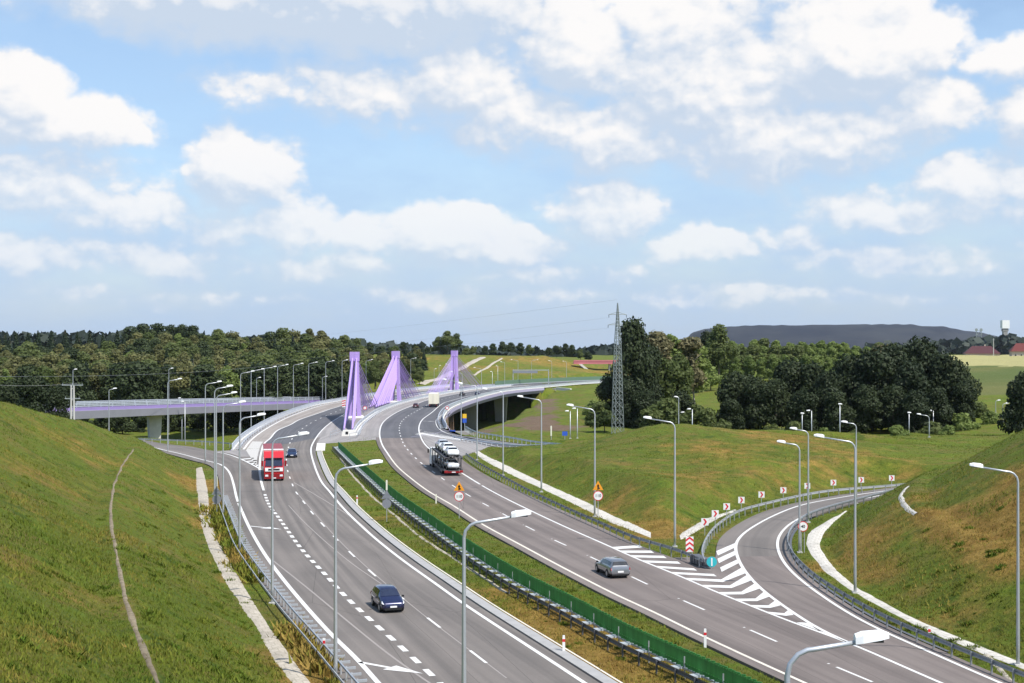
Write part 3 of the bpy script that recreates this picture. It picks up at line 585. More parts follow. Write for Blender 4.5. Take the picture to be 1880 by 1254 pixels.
def drape(name, A, B, mat, lift=.07, jit=.04, step=.7, seed=1):
    n = int(max(np.linalg.norm(np.diff(A, axis=0), axis=1).sum(), 4) / step); A = resample_n(A[:, :2], n); B = resample_n(B[:, :2], n); rows = 5; out = []
    rg = np.random.default_rng(seed)
    ja = np.convolve(rg.normal(0, jit, n + 4), np.ones(5) / 3, 'valid'); jb = np.convolve(rg.normal(0, jit, n + 4), np.ones(5) / 3, 'valid')
    D_ = (B - A) / (np.linalg.norm(B - A, axis=1)[:, None] + 1e-9)
    A = A + D_ * ja[:, None]; B = B + D_ * jb[:, None]
    G_ = np.stack([A + (B - A) * t for t in np.linspace(0, 1, rows)], 1); H_ = hzs(G_.reshape(-1, 2)).reshape(n, rows) + lift
    H_[:, 0] -= lift + .03; H_[:, -1] -= lift + .03
    vs = [(G_[i, j, 0], G_[i, j, 1], H_[i, j]) for i in range(n) for j in range(rows)]
    fs = [(i * rows + j, i * rows + j + 1, (i + 1) * rows + j + 1, (i + 1) * rows + j) for i in range(n - 1) for j in range(rows - 1)]
    me = bpy.data.meshes.new(name); me.from_pydata(vs, [], fs); lay = me.uv_layers.new(name='UVMap')
    L = np.r_[0, np.cumsum(np.linalg.norm(np.diff(A, axis=0), axis=1))]; W = np.linalg.norm(B - A, axis=1)
    uvs = [c for l in me.loops for c in (W[l.vertex_index // rows] * (l.vertex_index % rows) / (rows - 1), L[l.vertex_index // rows])]; lay.data.foreach_set('uv', uvs)
    me.polygons.foreach_set('use_smooth', [True] * len(me.polygons)); me.update(); o = link(name, me, M[mat]); o['kind'] = 'structure'; return o
drape('drain_strip', line([(535, 1254), (507, 1219), (473, 1157), (436, 1103), (402, 1047), (380, 1000), (367, 955), (362, 912), (359, 860)]), line([(574.5, 1254), (529, 1193.5), (490, 1140), (453, 1080.6), (422, 1027), (396, 980), (386, 930), (380.7, 890), (372, 857)]), 'stone_grey', seed=1)
drape('drain_strip', line([(1880, 1216), (1797, 1182), (1705, 1146), (1632, 1109), (1569, 1073), (1524, 1030), (1507, 1000), (1522, 968), (1556, 938)]), line([(1863, 1222), (1797, 1197), (1698, 1157), (1599, 1104), (1526, 1060), (1500, 1033), (1480, 1003), (1483, 977), (1552, 938)]), 'stone_pale', seed=2)
drape('drain_strip', cr(g2((1195, 976), (1128, 946), (1061, 914), (994, 884), (927, 852), (882, 829), (862, 810))), cr(g2((1195, 987), (1128, 962), (1061, 929), (994, 897), (927, 866), (882, 841), (862, 817))), 'stone_pale', seed=3)
drape('drain_strip', cr(g2((1247, 982), (1262, 970), (1289, 954), (1349, 935))), cr(g2((1250, 990), (1273, 980), (1316, 953), (1352, 937))), 'stone_pale', seed=4)
def berm(F, lo, hi, d, w, mat, seed, side):
    C = F[(F[:, 1] > lo) & (F[:, 1] < hi)]; drape('drain_channel', off(C, side * d), off(C, side * (d + w)), mat, .06, .05, seed=seed)
CHAN = _w = cr(gt2((330, 1330), (290, 1254), (265, 1195), (240, 1130), (226, 1075), (214, 1020), (206, 975), (204, 930), (210, 890), (222, 860), (245, 825)), .8); drape('drain_channel', off(_w, -.13), off(_w, .13), 'channel', .06, .05, seed=5)
_w = cr(g2((930, 1088), (855, 1038), (807, 1008), (779, 990), (746, 964), (718, 940), (686, 913), (665, 892), (644, 868), (625, 841)), .8); drape('drain_channel', off(_w, -.17), off(_w, .17), 'stone_grey', .05, .06, .5, seed=11)
_s = cr(gt2((1671, 892), (1659, 904), (1660, 915), (1670, 930), (1686, 942)), .5); drape('drain_channel', _s, off(_s, .5), 'stone_pale', .08, .04, .4, seed=6)
for (x0, y0, z0), (x1, y1, z1) in (((1810, 1188, .4), (1876, 1150, 3.2)),):
    a = G(x0, y0, z0); b = G(x1, y1, z1); C = np.array([a[:2], b[:2]]); drape('drain_channel', off(C, -.2), off(C, .2), 'stone_grey', .06, .03, seed=8)
_w = gt2((772, 706), (800, 697), (830, 684), (862, 668), (886, 656)); _w = cr(_w, 3); drape('hill_track', off(_w, -2.2), off(_w, 2.2), 'stone_grey', .25, .3, 3.0, seed=9)
_w = cr(gt2((868, 690), (895, 675), (922, 658)), 3); drape('hill_track', off(_w, -1.0), off(_w, 1.0), 'stone_grey', .25, .2, 3.0, seed=10)
# ---------------------------------------------------------------- street lamps
def lamp(base, head, label, group, z0=None, mat='galv'):
    """base (px,py) where the pole meets the ground (or (x,y,None) metres), head (px,py) of the luminaire, seen at the pole's own distance"""
    if len(base) == 3: bx, by = base[0], base[1]
    else: bx, by = G(*base)[:2]
    zb = hz(bx, by) if z0 is None else z0
    hd = D(head[0], head[1], by); top = max(hd[2], zb + 4); reach = hd[0] - bx
    t = thing('street_lamp', label, 'street lamp', (bx, by, zb), 0, group)
    h = top - zb - abs(reach) * .17; sgn = 1 if reach > 0 else -1; a = abs(reach); r = min(.55, a * .35)
    pts = [(0, 0, -.3), (0, 0, 1.2), (0, 0, h - r)] if a > .5 else [(0, 0, -.3), (0, 0, 1.2), (0, 0, h)]
    rad = [.105, .105, .062] if a > .5 else [.1, .1, .06]
    if a > .5:
        for k in (.3, .6, .85, 1.0): w = k * math.pi / 2; pts.append((sgn * r * (1 - math.cos(w)), 0, h - r + r * math.sin(w))); rad.append(.055)
        pts += [(sgn * (a - .25), 0, h + (a - .25 - r) * .17)]; rad += [.045]
    MB().tube(pts, rad, 8).build('pole', M[mat], t, True)
    MB().box((0, 0, .03), (.42, .42, .12)).build('base_plate', M['concrete'], t)
    x0 = sgn * (a - .35) if a > .5 else -.3
    b = MB(); n = []
    secs = ((0, .11, .17), (.15, .145, .20), (.50, .14, .17), (.70, .07, .09)); 
    for (u, wd, hh) in secs:
        x = x0 + sgn * u; zz = h + max(a - .35 + u - r, 0) * .17 * (1 if a > .5 else 0)
        n += [(x, -wd, zz - .02), (x, wd, zz - .02), (x, wd * .86, zz + hh * .7), (x, wd * .4, zz + hh), (x, -wd * .4, zz + hh), (x, -wd * .86, zz + hh * .7)]
    fs = [(i * 6 + j, i * 6 + (j + 1) % 6, (i + 1) * 6 + (j + 1) % 6, (i + 1) * 6 + j) for i in range(3) for j in range(6)] + [tuple(range(6)), tuple(range(18, 24))[::-1]]
    b.add(n, fs); lh = b.build('lamp_head', M['white'], t)
    zz = h + max(a - r, 0) * .17 - .04 if a > .5 else h - .04
    MB().box((x0 + sgn * .40, 0, h + (max(a - r, 0) * .17 if a > .5 else 0) - .02), (.36, .2, .05)).build('lens', M['glass'], lh)
    return t
GA = 'street lamps along the slip road'; GB = 'street lamps along the outer bridge parapet'; GC = 'street lamps along the far carriageway'; GD = 'street lamps on the central reservation'; GE = 'street lamps on the exit ramp'; GF = 'distant street lamps beyond the bridge'; GH = 'lamps of the lower road behind the mound'; GI = 'lamps of the lower road below the flyover'
lamp((616, 1252), (690, 847), 'tall grey lamp rising from the yellow weeds beside the ladder-like guardrail', GA)
lamp((500, 1106), (558, 795), 'grey lamp whose head reaches over the lane above the red truck', GA)
lamp((440, 1016), (480, 760), 'grey lamp behind the guardrail where the slip road straightens', GA)
lamp((409.6, 950), (445, 737), 'grey lamp right behind the triangular sign seen from its back', GA)
lamp((394, 925), (422, 708), 'grey lamp between the stone drain strip and the triangular sign seen from its back', GA)
lamp((397, 905), (430, 720), 'grey lamp in the dry grass between drain strip and slip road curve', GA)
lamp((377, 849), (403, 700), 'grey lamp at the top end of the pale stone drain strip', GA)
lamp((308, 828), (330, 695), 'grey lamp by the far bend of the slip road, in front of the flyover', GA)
lamp((200, 803), (211, 713), 'grey lamp between the concrete power pole and the flyover pier', GA)
lamp((D(134, 760, 330)[0], 330, None), (139, 678), 'small lamp showing just above the concrete power pole', GI)
lamp((D(310, 770, 372)[0], 372, None), (316, 676), 'small lamp standing behind the flyover parapet above its pier', GI)
lamp((D(334, 800, 345)[0], 345, None), (333, 731), 'thin lamp under the flyover, the one next to its pier', GI)
lamp((D(339.6, 800, 340)[0], 340, None), (338, 737), 'thin lamp under the flyover, second beside its pier', GI)
lamp((-1.7, 48.2, None), (957, 941), 'tall lamp on the central reservation whose head hangs over the dashed line', GD)
lamp((5.7, 28.2, None), (1600, 1166), 'lamp with the largest white head, its pole cut by the lower picture edge', GD)
_names = ['first', 'second', 'third', 'fourth', 'fifth', 'sixth', 'seventh', 'eighth', 'ninth', 'tenth']
for k, (px, hx, hy) in enumerate(((441.7, 464, 681), (461, 482.5, 677), (485, 505, 672.6), (509.6, 527, 669), (538.6, 554.7, 667), (566.7, 581, 664.7), (598, 612, 662), (628, 637, 660.5), (672, 683, 660))):
    best = min(off(LK, -2.6), key=lambda q: abs(CX + q[0] * FOC / q[1] - px) + (100 if q[1] > 620 else 0))
    Y = float(best[1]) if k < 7 else (430, 500)[k - 7]
    lamp(((px - CX) * Y / FOC, Y, None), (hx, hy), _names[k] + ' lamp from the red truck end in the row outside the bridge parapet', GB, z0=-2.2)
lamp((D(471, 790, 400)[0], 400, None), (477, 693), 'short lamp in the valley between the second and third parapet lamps', GI)
lamp((D(592, 790, 430)[0], 430, None), (599, 691), 'short lamp in the valley beside the seventh parapet lamp', GI)
# far side of the outbound carriageway
lamp((1239, 1003), (1188.5, 766), 'grey lamp beside the red and white striped board, arm over the outbound road', GC)
lamp((1092, 948), (1046.6, 743), 'grey lamp behind the second pair of 110 and triangle signs', GC)
lamp((994, 903), (955, 727), 'grey lamp on the stone strip in front of the dirt bank', GC)
lamp((923.7, 872), (889.6, 713), 'grey lamp on the stone strip, in front of the dark space under the bridge', GC)
lamp((876, 844), (845, 703), 'grey lamp behind the loaded car transporter', GC)
lamp((846.7, 809), (816, 696), 'grey lamp at the entry ramp beside the yellow and blue sign', GC)
lamp((1468, 1014), (1434, 810), 'grey lamp standing beside the round 40 sign', GE)
lamp((1484, 959), (1456.6, 786), 'grey lamp inside the ramp curve, behind the round 40 sign', GE)
lamp((1570, 1088), (1503.5, 799), 'tall grey lamp on the white stone strip of the exit ramp curve', GE)
lamp((1572, 923), (1550, 774), 'grey lamp at the far end of the exit ramp guardrail', GE)
lamp((1869, 1220), (1792, 853), 'tall grey lamp in front of the dry grass slope', GE)
for px, Y, hx, hy, lb in ((1271, 262, 1269, 751, 'low lamp in front of the dark bushes beside the lattice pylon, third of four'), (1246, 262, 1241, 728.6, 'lamp in front of the dark bushes beside the lattice pylon, taller than the others there'), (1259, 275, 1257, 757, 'lowest lamp head in front of the dark bushes beside the lattice pylon'),
                          (1472.7, 262, 1474, 759, 'thin lamp behind the mound, shorter of the pair under the dark oaks'), (1490, 262, 1489, 754, 'thin lamp behind the mound, taller of the pair under the dark oaks'), (1542, 255, 1543, 742, 'tallest thin lamp in front of the dark oaks'),
                          (1669, 262, 1671, 762, 'thin lamp in front of the oak crown edge, with upright head'), (1706, 232, 1687, 768, 'lamp with a bent arm in front of the last dark oak'), (1713.5, 268, 1712, 754, 'thin lamp behind the lamp with the bent arm'),
                          (1828, 300, 1834, 760, 'small lamp at the edge of the green field'), (1841, 285, 1849, 764, 'lamp head peeping over the dry slope, next to the field'), (1858, 280, 1861, 767, 'lamp head peeping over the dry slope, beside the dark tree'),
                          (1047, 262, 1047, 755, 'short lamp on the lower road beside the small blue sign'), (1060, 262, 1059, 750, 'short lamp on the lower road, between blue sign and pylon')):
    lamp((D(px, 0, Y)[0], Y, None), (hx, hy), lb, GH)
for k, (px, Y, hx, hy, lb) in enumerate(((754, 560, 763, 657, 'dark lamp between the second and third lilac pylons'), (797, 600, 800, 677, 'lamp head above the grass cut, before the third pylon'), (806, 640, 808, 671, 'lamp head above the grass cut, directly beside the third pylon'), (825, 700, 819, 668, 'lamp in front of the third lilac pylon, upper one'),
                      (849, 520, 829, 682, 'lamp with its arm across the third lilac pylon'), (884, 560, 871, 674.6, 'lamp standing past the third pylon fan of stays'), (904, 600, 902, 682, 'lamp before the grassy hill, first after the third pylon fan'), (914, 660, 914, 672, 'lamp before the grassy hill, second after the third pylon fan'),
                      (926.6, 620, 920, 664, 'lamp before the grassy hill, in front of the sign gantry end'), (951, 660, 939, 660, 'lamp before the grassy hill, just before the sign gantry'), (976, 690, 987, 660, 'lamp beside the sign gantry on the grassy hill'), (1013, 700, 1008, 662, 'lamp on the far motorway below the grassy hill, after the gantry'), (1040, 720, 1034, 663, 'last lamp on the far motorway before the lattice pylon'))):
    z0 = 0 if k != 3 else None
    lamp((D(px, 0, Y)[0], Y, None), (hx, hy), lb, GF, z0=z0)

# ---------------------------------------------------------------- guardrails, parapets, screens
WPROF = [(.0, .10), (.05, .135), (.05, .055), (.0, .02), (.0, -.02), (.05, -.055), (.05, -.135), (.0, -.10), (-.012, -.10), (.035, -.13), (.035, -.06), (-.015, -.02), (-.015, .02), (.035, .06), (.035, .13), (-.012, .10)]
def guardrail(C, label, side=1, z=.72, mat='galv', post=2.0, name='guardrail', double=False, maxpost=95, slim=1.0):
    C = resample(C[:, :2], 1.0); zs = np.maximum(hzs(C), -.1); 
    if len(zs) > 9: zs = np.convolve(np.r_[[zs[0]] * 4, zs, [zs[-1]] * 4], np.ones(9) / 9, 'valid')
    t = thing(name, label, 'guardrail', (C[0][0], C[0][1], zs[0])); pr = [(a * side, b * slim) for a, b in WPROF]
    b = MB().sweep(np.column_stack([C, zs + z]), pr)
    b.build('rail', M[mat], t, world=True)
    if double: MB().sweep(np.column_stack([off(C, -.62 * side), zs + z]), [(-a, b_) for a, b_ in pr]).build('rail', M[mat], t, world=True)
    n = int((len(C) - 1) / post); st = max(post, (len(C) - 1) / maxpost); me = None; k = .6
    while k < len(C) - 1:
        i = int(k); p = C[i] + (C[i + 1] - C[i]) * (k - i); tt = C[i + 1] - C[i]; rz = math.atan2(tt[1], tt[0])
        if me is None:
            bb = MB().box((0, -.10 * side, -.02), (.06, .09, z + .3)); bb.v = [(x, y, q + (z - .05) / 2) for x, y, q in bb.v]; bb.box((0, (-.04 if not double else -.31) * side, z), (.10, .12 if not double else .56, .12)); me = bb.mesh('post')
        o = link('post', me, M[mat], t); o.location = (p[0] - C[0][0], p[1] - C[0][1], float(np.interp(k, np.arange(len(C)), zs)) - zs[0]); o.rotation_euler = (0, 0, rz); k += st
    return t
gl = lambda pts, z=.75, near=None: (lambda P: cr(extend(P, near) if near else P, 1.0))(np.array([G(x, y, z)[:2] for x, y in pts]))
guardrail(gl([(653.5, 1247), (614, 1202), (574.5, 1157), (540.6, 1120), (512, 1086), (481, 1047), (444.7, 996), (425, 951), (408, 908)], near=40), 'grey guardrail with open spacers between the weeds and the slip road', side=1, mat='galv', double=True, post=1.4, slim=.5)
guardrail(gl([(1291, 1026), (1249, 1008), (1173, 986), (1106, 958), (1039, 929), (972, 898), (916, 869), (875, 846), (856, 832)]), 'long dark guardrail between the outbound road and the pale stone strip', side=-1, mat='galv_dull')
guardrail(gl([(1293, 1026), (1287, 1012), (1302, 977), (1322.5, 956.5), (1356, 936), (1403, 923), (1461, 909.6), (1528, 898), (1640, 889), (1760, 876)]), 'grey guardrail in front of the red chevron boards on the ramp', side=1, mat='galv')
guardrail(gl([(1880, 1233), (1731, 1173), (1632, 1130.5), (1566, 1096), (1500, 1054.6), (1483, 1041), (1454, 1010), (1446, 985.5), (1456.6, 963), (1483, 943), (1528, 927.5), (1590.6, 912), (1700, 895)], near=55), 'guardrail curving round the inside of the exit ramp below the dry slope', side=-1, mat='galv_dull')
guardrail(gl([(200, 800), (260, 804), (330, 807), (390, 810), (425, 813)], .8), 'pale guardrail on the lower road below the flyover pier', side=1, mat='galv')
guardrail(gl([(855, 783), (880, 794), (940, 804), (1000, 813), (1060, 817)], .75), 'silver guardrail along the entry ramp next to the dirt bank', side=1, mat='silver_barrier', z=.85)
guardrail(gl([(830, 800), (862, 806), (905, 812), (960, 818), (1005, 822)], .75), 'silver guardrail on the grass side of the entry ramp', side=-1, mat='silver_barrier')
guardrail(off(FENCE, -.75), 'dark double guardrail running in front of the green fence', side=-1, z=.62, mat='rail_dark', post=1.6)
# median screen: green corrugated panels on posts
def screen(C):
    C = resample(C, 1.0); t = thing('antiglare_fence', 'long green slatted anti-glare fence on the central reservation', 'fence', (C[0][0], C[0][1], 0)); L = len(C) - 1; k = 0; st = 4
    fine = resample(C, .125)
    MB().sweep(z3(fine[::4], .62), [(-.1, -.12), (.1, -.12), (.1, -.04), (-.1, -.04)]).build('base_rail', M['galv'], t, world=True)
    while k + st <= L:
        seg = fine[k * 8:(k + st) * 8 + 1]; b = MB(); q = off(seg, 0)
        for i in range(len(seg) - 1):      # slats turned across the line
            if i % 2: continue
            p = seg[i]; tt = seg[i + 1] - seg[i]; rz = math.atan2(tt[1], tt[0]); b.box((p[0], p[1], 1.06 + .03 * math.sin(i * 1.7)), (.19, .035, .94), rz + .55)
        for zz in (.78, 1.42): b.sweep(z3(seg[::4], zz), [(-.03, -.03), (.03, -.03), (.03, .03), (-.03, .03)])
        b.build('panel', M['green_panel'], t, world=True)
        MB().box((C[k][0], C[k][1], .55), (.09, .09, 1.2), 0).build('post', M['galv'], t, world=True)
        k += st
    for i in range(0, len(fine) - 4, 7): pass
    sm = MB().box((0, .40, 0), (.50, .60, .10)).mesh('spacer'); step = max(1.25, L / 98); q = .5
    while q < L - 1:
        i = int(q * 8); p = fine[i]; tt = fine[i + 1] - fine[i]; o = link('spacer', sm, M['silver_barrier'], t); o.location = (p[0] - C[0][0], p[1] - C[0][1], .56); o.rotation_euler = (0, 0, math.atan2(tt[1], tt[0])); q += step
    return t
screen(FENCE)
def parapet(C, label, h=1.1, inner=1, name='parapet', post=2.5, z0=0.0, mat='silver_barrier', solid=.86):
    C = resample(C[:, :2], 1.2); t = thing(name, label, 'barrier', (C[0][0], C[0][1], z0)); i0 = inner
    MB().sweep(z3(C, z0 + .02), [(-.22, 0), (.22, 0), (.20, .22), (-.20, .22)]).build('kerb', M['concrete_pale'], t, world=True)
    MB().sweep(z3(C, z0 + h), [(-.07, -.06), (.07, -.06), (.07, .06), (-.07, .06)]).build('handrail', M[mat], t, world=True)
    for zz in np.linspace(.38, h - .22, 3): MB().sweep(z3(C, z0 + zz), [(-.03, -.125), (.03, -.125), (.03, .125), (-.03, .125)]).build('rail', M[mat], t, world=True)
    MB().sweep(z3(off(C, 1.15 * i0), z0 + .70), [(a * i0, b) for a, b in WPROF]).build('crash_rail', M[mat], t, world=True)
    me = None; st = max(post / 1.2, (len(C) - 1) / 70); k = 0.0
    while k < len(C) - 1:
        i = int(k); p = C[i]; tt = C[i + 1] - C[i]
        if me is None: me = MB().box((0, 0, h / 2), (.09, .12, h)).box((0, -.6 * i0, .30), (.06, 1.2, .06)).box((0, -1.2 * i0, .4), (.08, .08, .8)).mesh('post')
        o = link('post', me, M[mat], t); o.location = (p[0] - C[0][0], p[1] - C[0][1], 0); o.rotation_euler = (0, 0, math.atan2(tt[1], tt[0])); k += st
    return t
parapet(off(cut(LK, 227, 620), -1.75), 'pale silver parapet sweeping along the outer edge of the inbound bridge deck')
parapet(cut(RP, 286, 600), 'silver parapet with lilac edge curving above the dark space under the bridge', inner=-1)
parapet(off(cut(RKM, 268, 620), -.6), 'silver median barrier on the far side of the lilac pylons', h=.9, inner=1)
parapet(off(cut(L3, 345, 620), 2.6), 'silver median barrier on the inbound side of the pylons, beyond the first one', h=.85, inner=-1)
_c = np.vstack([cut(RP, 596, 760)]); parapet(_c, 'silver barrier on the far motorway bend below the grassy hill', inner=-1)
t = thing('antiglare_fence', 'distant green anti-glare fence on the motorway bend below the grassy hill', 'fence', (0, 600, 0)); C = med_off(-1, 610, 790)
MB().sweep(z3(C, 1.5), [(-.06, -.9), (.06, -.9), (.06, .9), (-.06, .9)]).build('panel', M['far_screen'], t, world=True); MB().sweep(z3(C, .4), [(-.1, -.2), (.1, -.2), (.1, .2), (-.1, .2)]).build('base_rail', M['galv'], t, world=True)
# crash cushion at the gore nose with round keep-direction sign
a = G(1304, 1043); t = thing('crash_cushion', 'dark crash cushion closing the guardrail nose at the exit gore', 'crash cushion', (a[0], a[1], 0)); d = np.array([.35, -1, 0])
for k in range(6):
    MB().box((-.25 + .0 * k - .12 * k, .45 * k + .1, .42), (.50 + .05 * k, .40, .58), .22).build('segment', M['rail_dark'], t)
MB().box((-.55, 1.5, .12), (.5, 3.2, .2), .22).build('rail', M['galv_dull'], t)
t = thing('keep_sign', 'round teal sign with a white upright bar on the crash cushion nose', 'sign', (a[0] + .05, a[1] - .42, 0))
MB().tube([(0, 0, .55), (0, -.03, .55)], .40, 24).build('disc', M['teal'], t); MB().box((0, -.045, .55), (.11, .012, .62)).build('bar', M['white'], t)
MB().box((0, .04, .28), (.07, .05, .56)).build('post', M['galv'], t)
# ---------------------------------------------------------------- signs
def text_mesh(s, size, mat, parent, loc, depth=.006):
    cu = bpy.data.curves.new('number', 'FONT'); cu.body = s; cu.size = size; cu.align_x = 'CENTER'; cu.align_y = 'CENTER'; cu.extrude = depth; cu.offset = .004
    o = bpy.data.objects.new('tmp', cu); COL.objects.link(o); dg = bpy.context.evaluated_depsgraph_get(); me = bpy.data.meshes.new_from_object(o.evaluated_get(dg)); bpy.data.objects.remove(o)
    me.materials.clear(); q = link('number', me, M[mat], parent); q.location = loc; q.rotation_euler = (R(90), 0, 0); return q
def disc_sign(t, z, r, txt, y=-.05):
    b = MB().tube([(0, y, z), (0, y - .02, z)], r, 28).build('disc', M['red'], t)
    MB().tube([(0, y - .022, z), (0, y - .030, z)], r * .86, 28).build('disc_face', M['white'], b)
    if txt: text_mesh(txt, r * .82, 'black', b, (0, y - .040, z))
def tri_sign(t, z, w, y=-.05):
    h = w * .87; P = [(-w / 2, z), (w / 2, z), (0, z + h)]
    b = MB().prism(P, lambda u, v, d: (u, d, v), y, y - .02).build('triangle', M['orange'], t)
    k = .74; cz = z + h / 3; Pi = [(u * k, cz + (v - cz) * k) for u, v in P]
    MB().prism(Pi, lambda u, v, d: (u, d, v), y - .022, y - .028).build('triangle_face', M['orange'], b)
    MB().box((0, y - .036, cz - .01), (w * .12, .012, h * .50)).build('symbol', M['black'], b)
    MB().prism([(-w * .12, cz + h * .08), (w * .12, cz + h * .08), (0, cz + h * .33)], lambda u, v, d: (u, d, v), y - .030, y - .042).build('symbol', M['black'], b)
    MB().prism([(w * .02, cz - h * .12), (w * .17, cz - h * .22), (w * .17, cz - h * .10), (w * .02, cz + .02)], lambda u, v, d: (u, d, v), y - .030, y - .041).build('symbol', M['black'], b)
for px, py, lb in ((843, 951, 'orange merge triangle above a round 110 sign on the central reservation'), (1098, 950, 'orange merge triangle above a round 110 sign on the pale stone strip')):
    a = G(px, py); z = hz(a[0], a[1]); t = thing('road_sign', lb, 'road sign', (a[0], a[1], z), 0, 'pair of 110 signs either side of the outbound road')
    MB().tube([(0, 0, -.3), (0, 0, 3.75)], .04, 8).build('post', M['galv'], t); disc_sign(t, 2.25, .50, '110'); tri_sign(t, 2.82, 1.08)
a = G(1474, 1014); t = thing('road_sign', 'round 40 speed limit sign with red rim inside the ramp curve', 'road sign', (a[0], a[1], hz(a[0], a[1])))
for x in (-.12, .12): MB().tube([(x, 0, -.3), (x, 0, 2.5)], .03, 6).build('post', M['galv'], t)
disc_sign(t, 2.2, .42, '40')
for px, py, lb in ((398, 948, 'triangular sign seen from its back among the dry weeds by the slip road'), (710, 957, 'triangular and round signs seen from the back beside the green fence')):
    a = G(px, py); z = hz(a[0], a[1]); t = thing('road_sign', lb, 'road sign', (a[0], a[1], z), 0, 'signs seen from the back')
    MB().tube([(0, 0, -.3), (0, 0, 3.0)], .035, 8).build('post', M['galv'], t)
    MB().prism([(-.52, 2.25), (.52, 2.25), (0, 3.12)], lambda u, v, d: (u, d, v), -.06, -.04).build('triangle', M['sign_back'], t)
    for zz in (2.4, 2.7): MB().box((0, -.075, zz), (.55, .02, .05)).build('bracket', M['galv_dull'], t)
    MB().tube([(0, -.06, 1.78), (0, -.04, 1.78)], .45, 20).build('disc', M['sign_back'], t)
    MB().box((0, -.02, 3.6), (.16, .05, 1.0)).build('marker_strip', M['cream'], t); 
def chev(t, z, w, up=False, y=-.04, n=1):
    b = MB().box((0, y, z), (w, .03, w * (1 if not up else 2.0))).build('board', M['white'], t)
    if not up:
        for k, x in enumerate((-.02,)):
            P = [(-.30, .42), (-.04, .42), (.24, 0), (-.04, -.42), (-.30, -.42), (-.02, 0)]
            MB().prism([(u * w + .03, z + v * w) for u, v in P], lambda u, v, d: (u, d, v), y - .018, y - .026).build('chevron', M['red'], b)
    else:
        for cz in (-.72, -.06, .60):
            P = [(-.5, -.26), (0, .14), (.5, -.26), (.5, .02), (0, .40), (-.5, .02)]
            MB().prism([(u * w, z + (cz + v) * w) for u, v in P], lambda u, v, d: (u, d, v), y - .018, y - .026).build('chevron', M['red'], b)
_chl = ['beside the stone strip start', 'on the pale stone strip', 'at the upper end of the stone strip', 'after the stone strip', 'in the middle of the ramp bend', 'beside the ramp bend, in line with the shorter lamp', 'behind the lamp inside the ramp curve', 'between the ramp lamps', 'past the tall ramp lamp', 'at the far end of the ramp guardrail']
for k, (px, py) in enumerate(((1294, 958), (1313, 943), (1334, 930), (1361, 918), (1398, 908), (1438, 900), (1482, 892), (1530, 886), (1581, 881), (1637, 876))):
    z = 1.8
    for _ in range(6): a = G(px, py, z); g = hz(a[0], a[1]); z = g + 1.25
    t = thing('chevron_sign', 'white board with red chevron, number %d along the ramp bend, %s' % (k + 1, _chl[k]), 'chevron sign', (a[0], a[1], g), 0, 'red chevron boards round the exit ramp bend')
    t['label'] = 'square red and white chevron board ' + _chl[k]
    MB().box((0, 0, .7), (.06, .05, 1.6)).build('post', M['galv'], t); chev(t, 1.25, .66)
a = G(1266, 993, 1.5); t = thing('warning_board', 'upright white board with stacked red chevrons behind the guardrail nose', 'warning board', (a[0], a[1], hz(a[0], a[1])))
for x in (-.2, .2): MB().box((x, 0, .7), (.06, .05, 1.5)).build('post', M['galv'], t)
chev(t, 1.45, .62, True)
for px, py, lb in ((1035, 1194, 'red banded white post in the dry grass of the central reservation'), (655.6, 925.6, 'red banded white post beside the concrete gutter near the fence end'), (800.7, 924, 'plain pale post beside the outbound road, in the green verge'), (1294.5, 1186, 'weathered post on the verge between green fence and outbound road')):
    a = G(px, py); t = thing('marker_post', lb, 'marker post', (a[0], a[1], hz(a[0], a[1])), 0, 'roadside marker posts')
    w = .15; m_ = 'cream' if 'plain' in lb else 'white'
    MB().box((0, 0, .32), (w, .1, .74)).build('lower_post', M[m_], t); MB().box((0, 0, .77), (w * 1.03, .103, .16)).build('band', M['red' if 'red' in lb else m_], t); MB().box((0, 0, .95), (w, .1, .2), 0, .8).build('cap', M[m_], t)
for px, py, lb in ((595, 1177, 'small red and white reflector on the guardrail by the weeds'), (1706, 1156, 'small red reflector on the guardrail below the dry slope')):
    a = G(px, py, .95); t = thing('reflector', lb, 'reflector', (a[0], a[1], .72), 0); MB().box((0, 0, .22), (.14, .05, .34)).build('plate', M['white'], t); MB().box((0, -.03, .18), (.141, .012, .16)).build('lens', M['red'], t)
def small_sign(px, py, Y, w, h, mats, lb, z=None, cat='road sign', rnd=False):
    c = D(px, py, Y); g = hz(c[0], Y) if z is None else z; t = thing('road_sign', lb, cat, (c[0], Y, g)); zz = c[2] - g
    MB().tube([(0, 0, -.2), (0, 0, zz + h / 2)], .06, 6).build('post', M['galv'], t)
    for k, m_ in enumerate(mats):
        hh = h / len(mats); q = zz + h / 2 - hh * (k + .5)
        if rnd: MB().tube([(0, -.08, q), (0, -.11, q)], w / 2, 20).build('panel', M[m_], t); MB().tube([(0, -.115, q), (0, -.125, q)], w * .36, 20).build('panel_face', M['white'], t)
        else: MB().box((0, -.09, q), (w, .04, hh - .03)).build('panel', M[m_], t)
    return t
small_sign(853, 768, 288, .85, 1.9, ('yellow', 'blue'), 'tall yellow sign above a blue one at the entry ramp')
small_sign(831, 793, 280, 1.1, .75, ('blue',), 'low blue sign at the tip of the entry gore', z=0)
small_sign(821, 749, 330, .9, .9, ('red',), 'round red rimmed sign at the start of the curved parapet', z=0, rnd=True)
small_sign(670, 749, 345, 1.0, 1.0, ('red',), 'round red rimmed sign just past the first lilac pylon', z=0, rnd=True)
small_sign(1037, 796, 250, .95, .8, ('blue',), 'small blue sign on the lower road beside two short lamps')
small_sign(1012, 791, 252, .25, 1.9, ('cream',), 'narrow pale upright sign on the lower road before the blue one')
small_sign(1014, 736, 640, 1.6, 2.2, ('orange',), 'small orange sign on the far motorway bend')
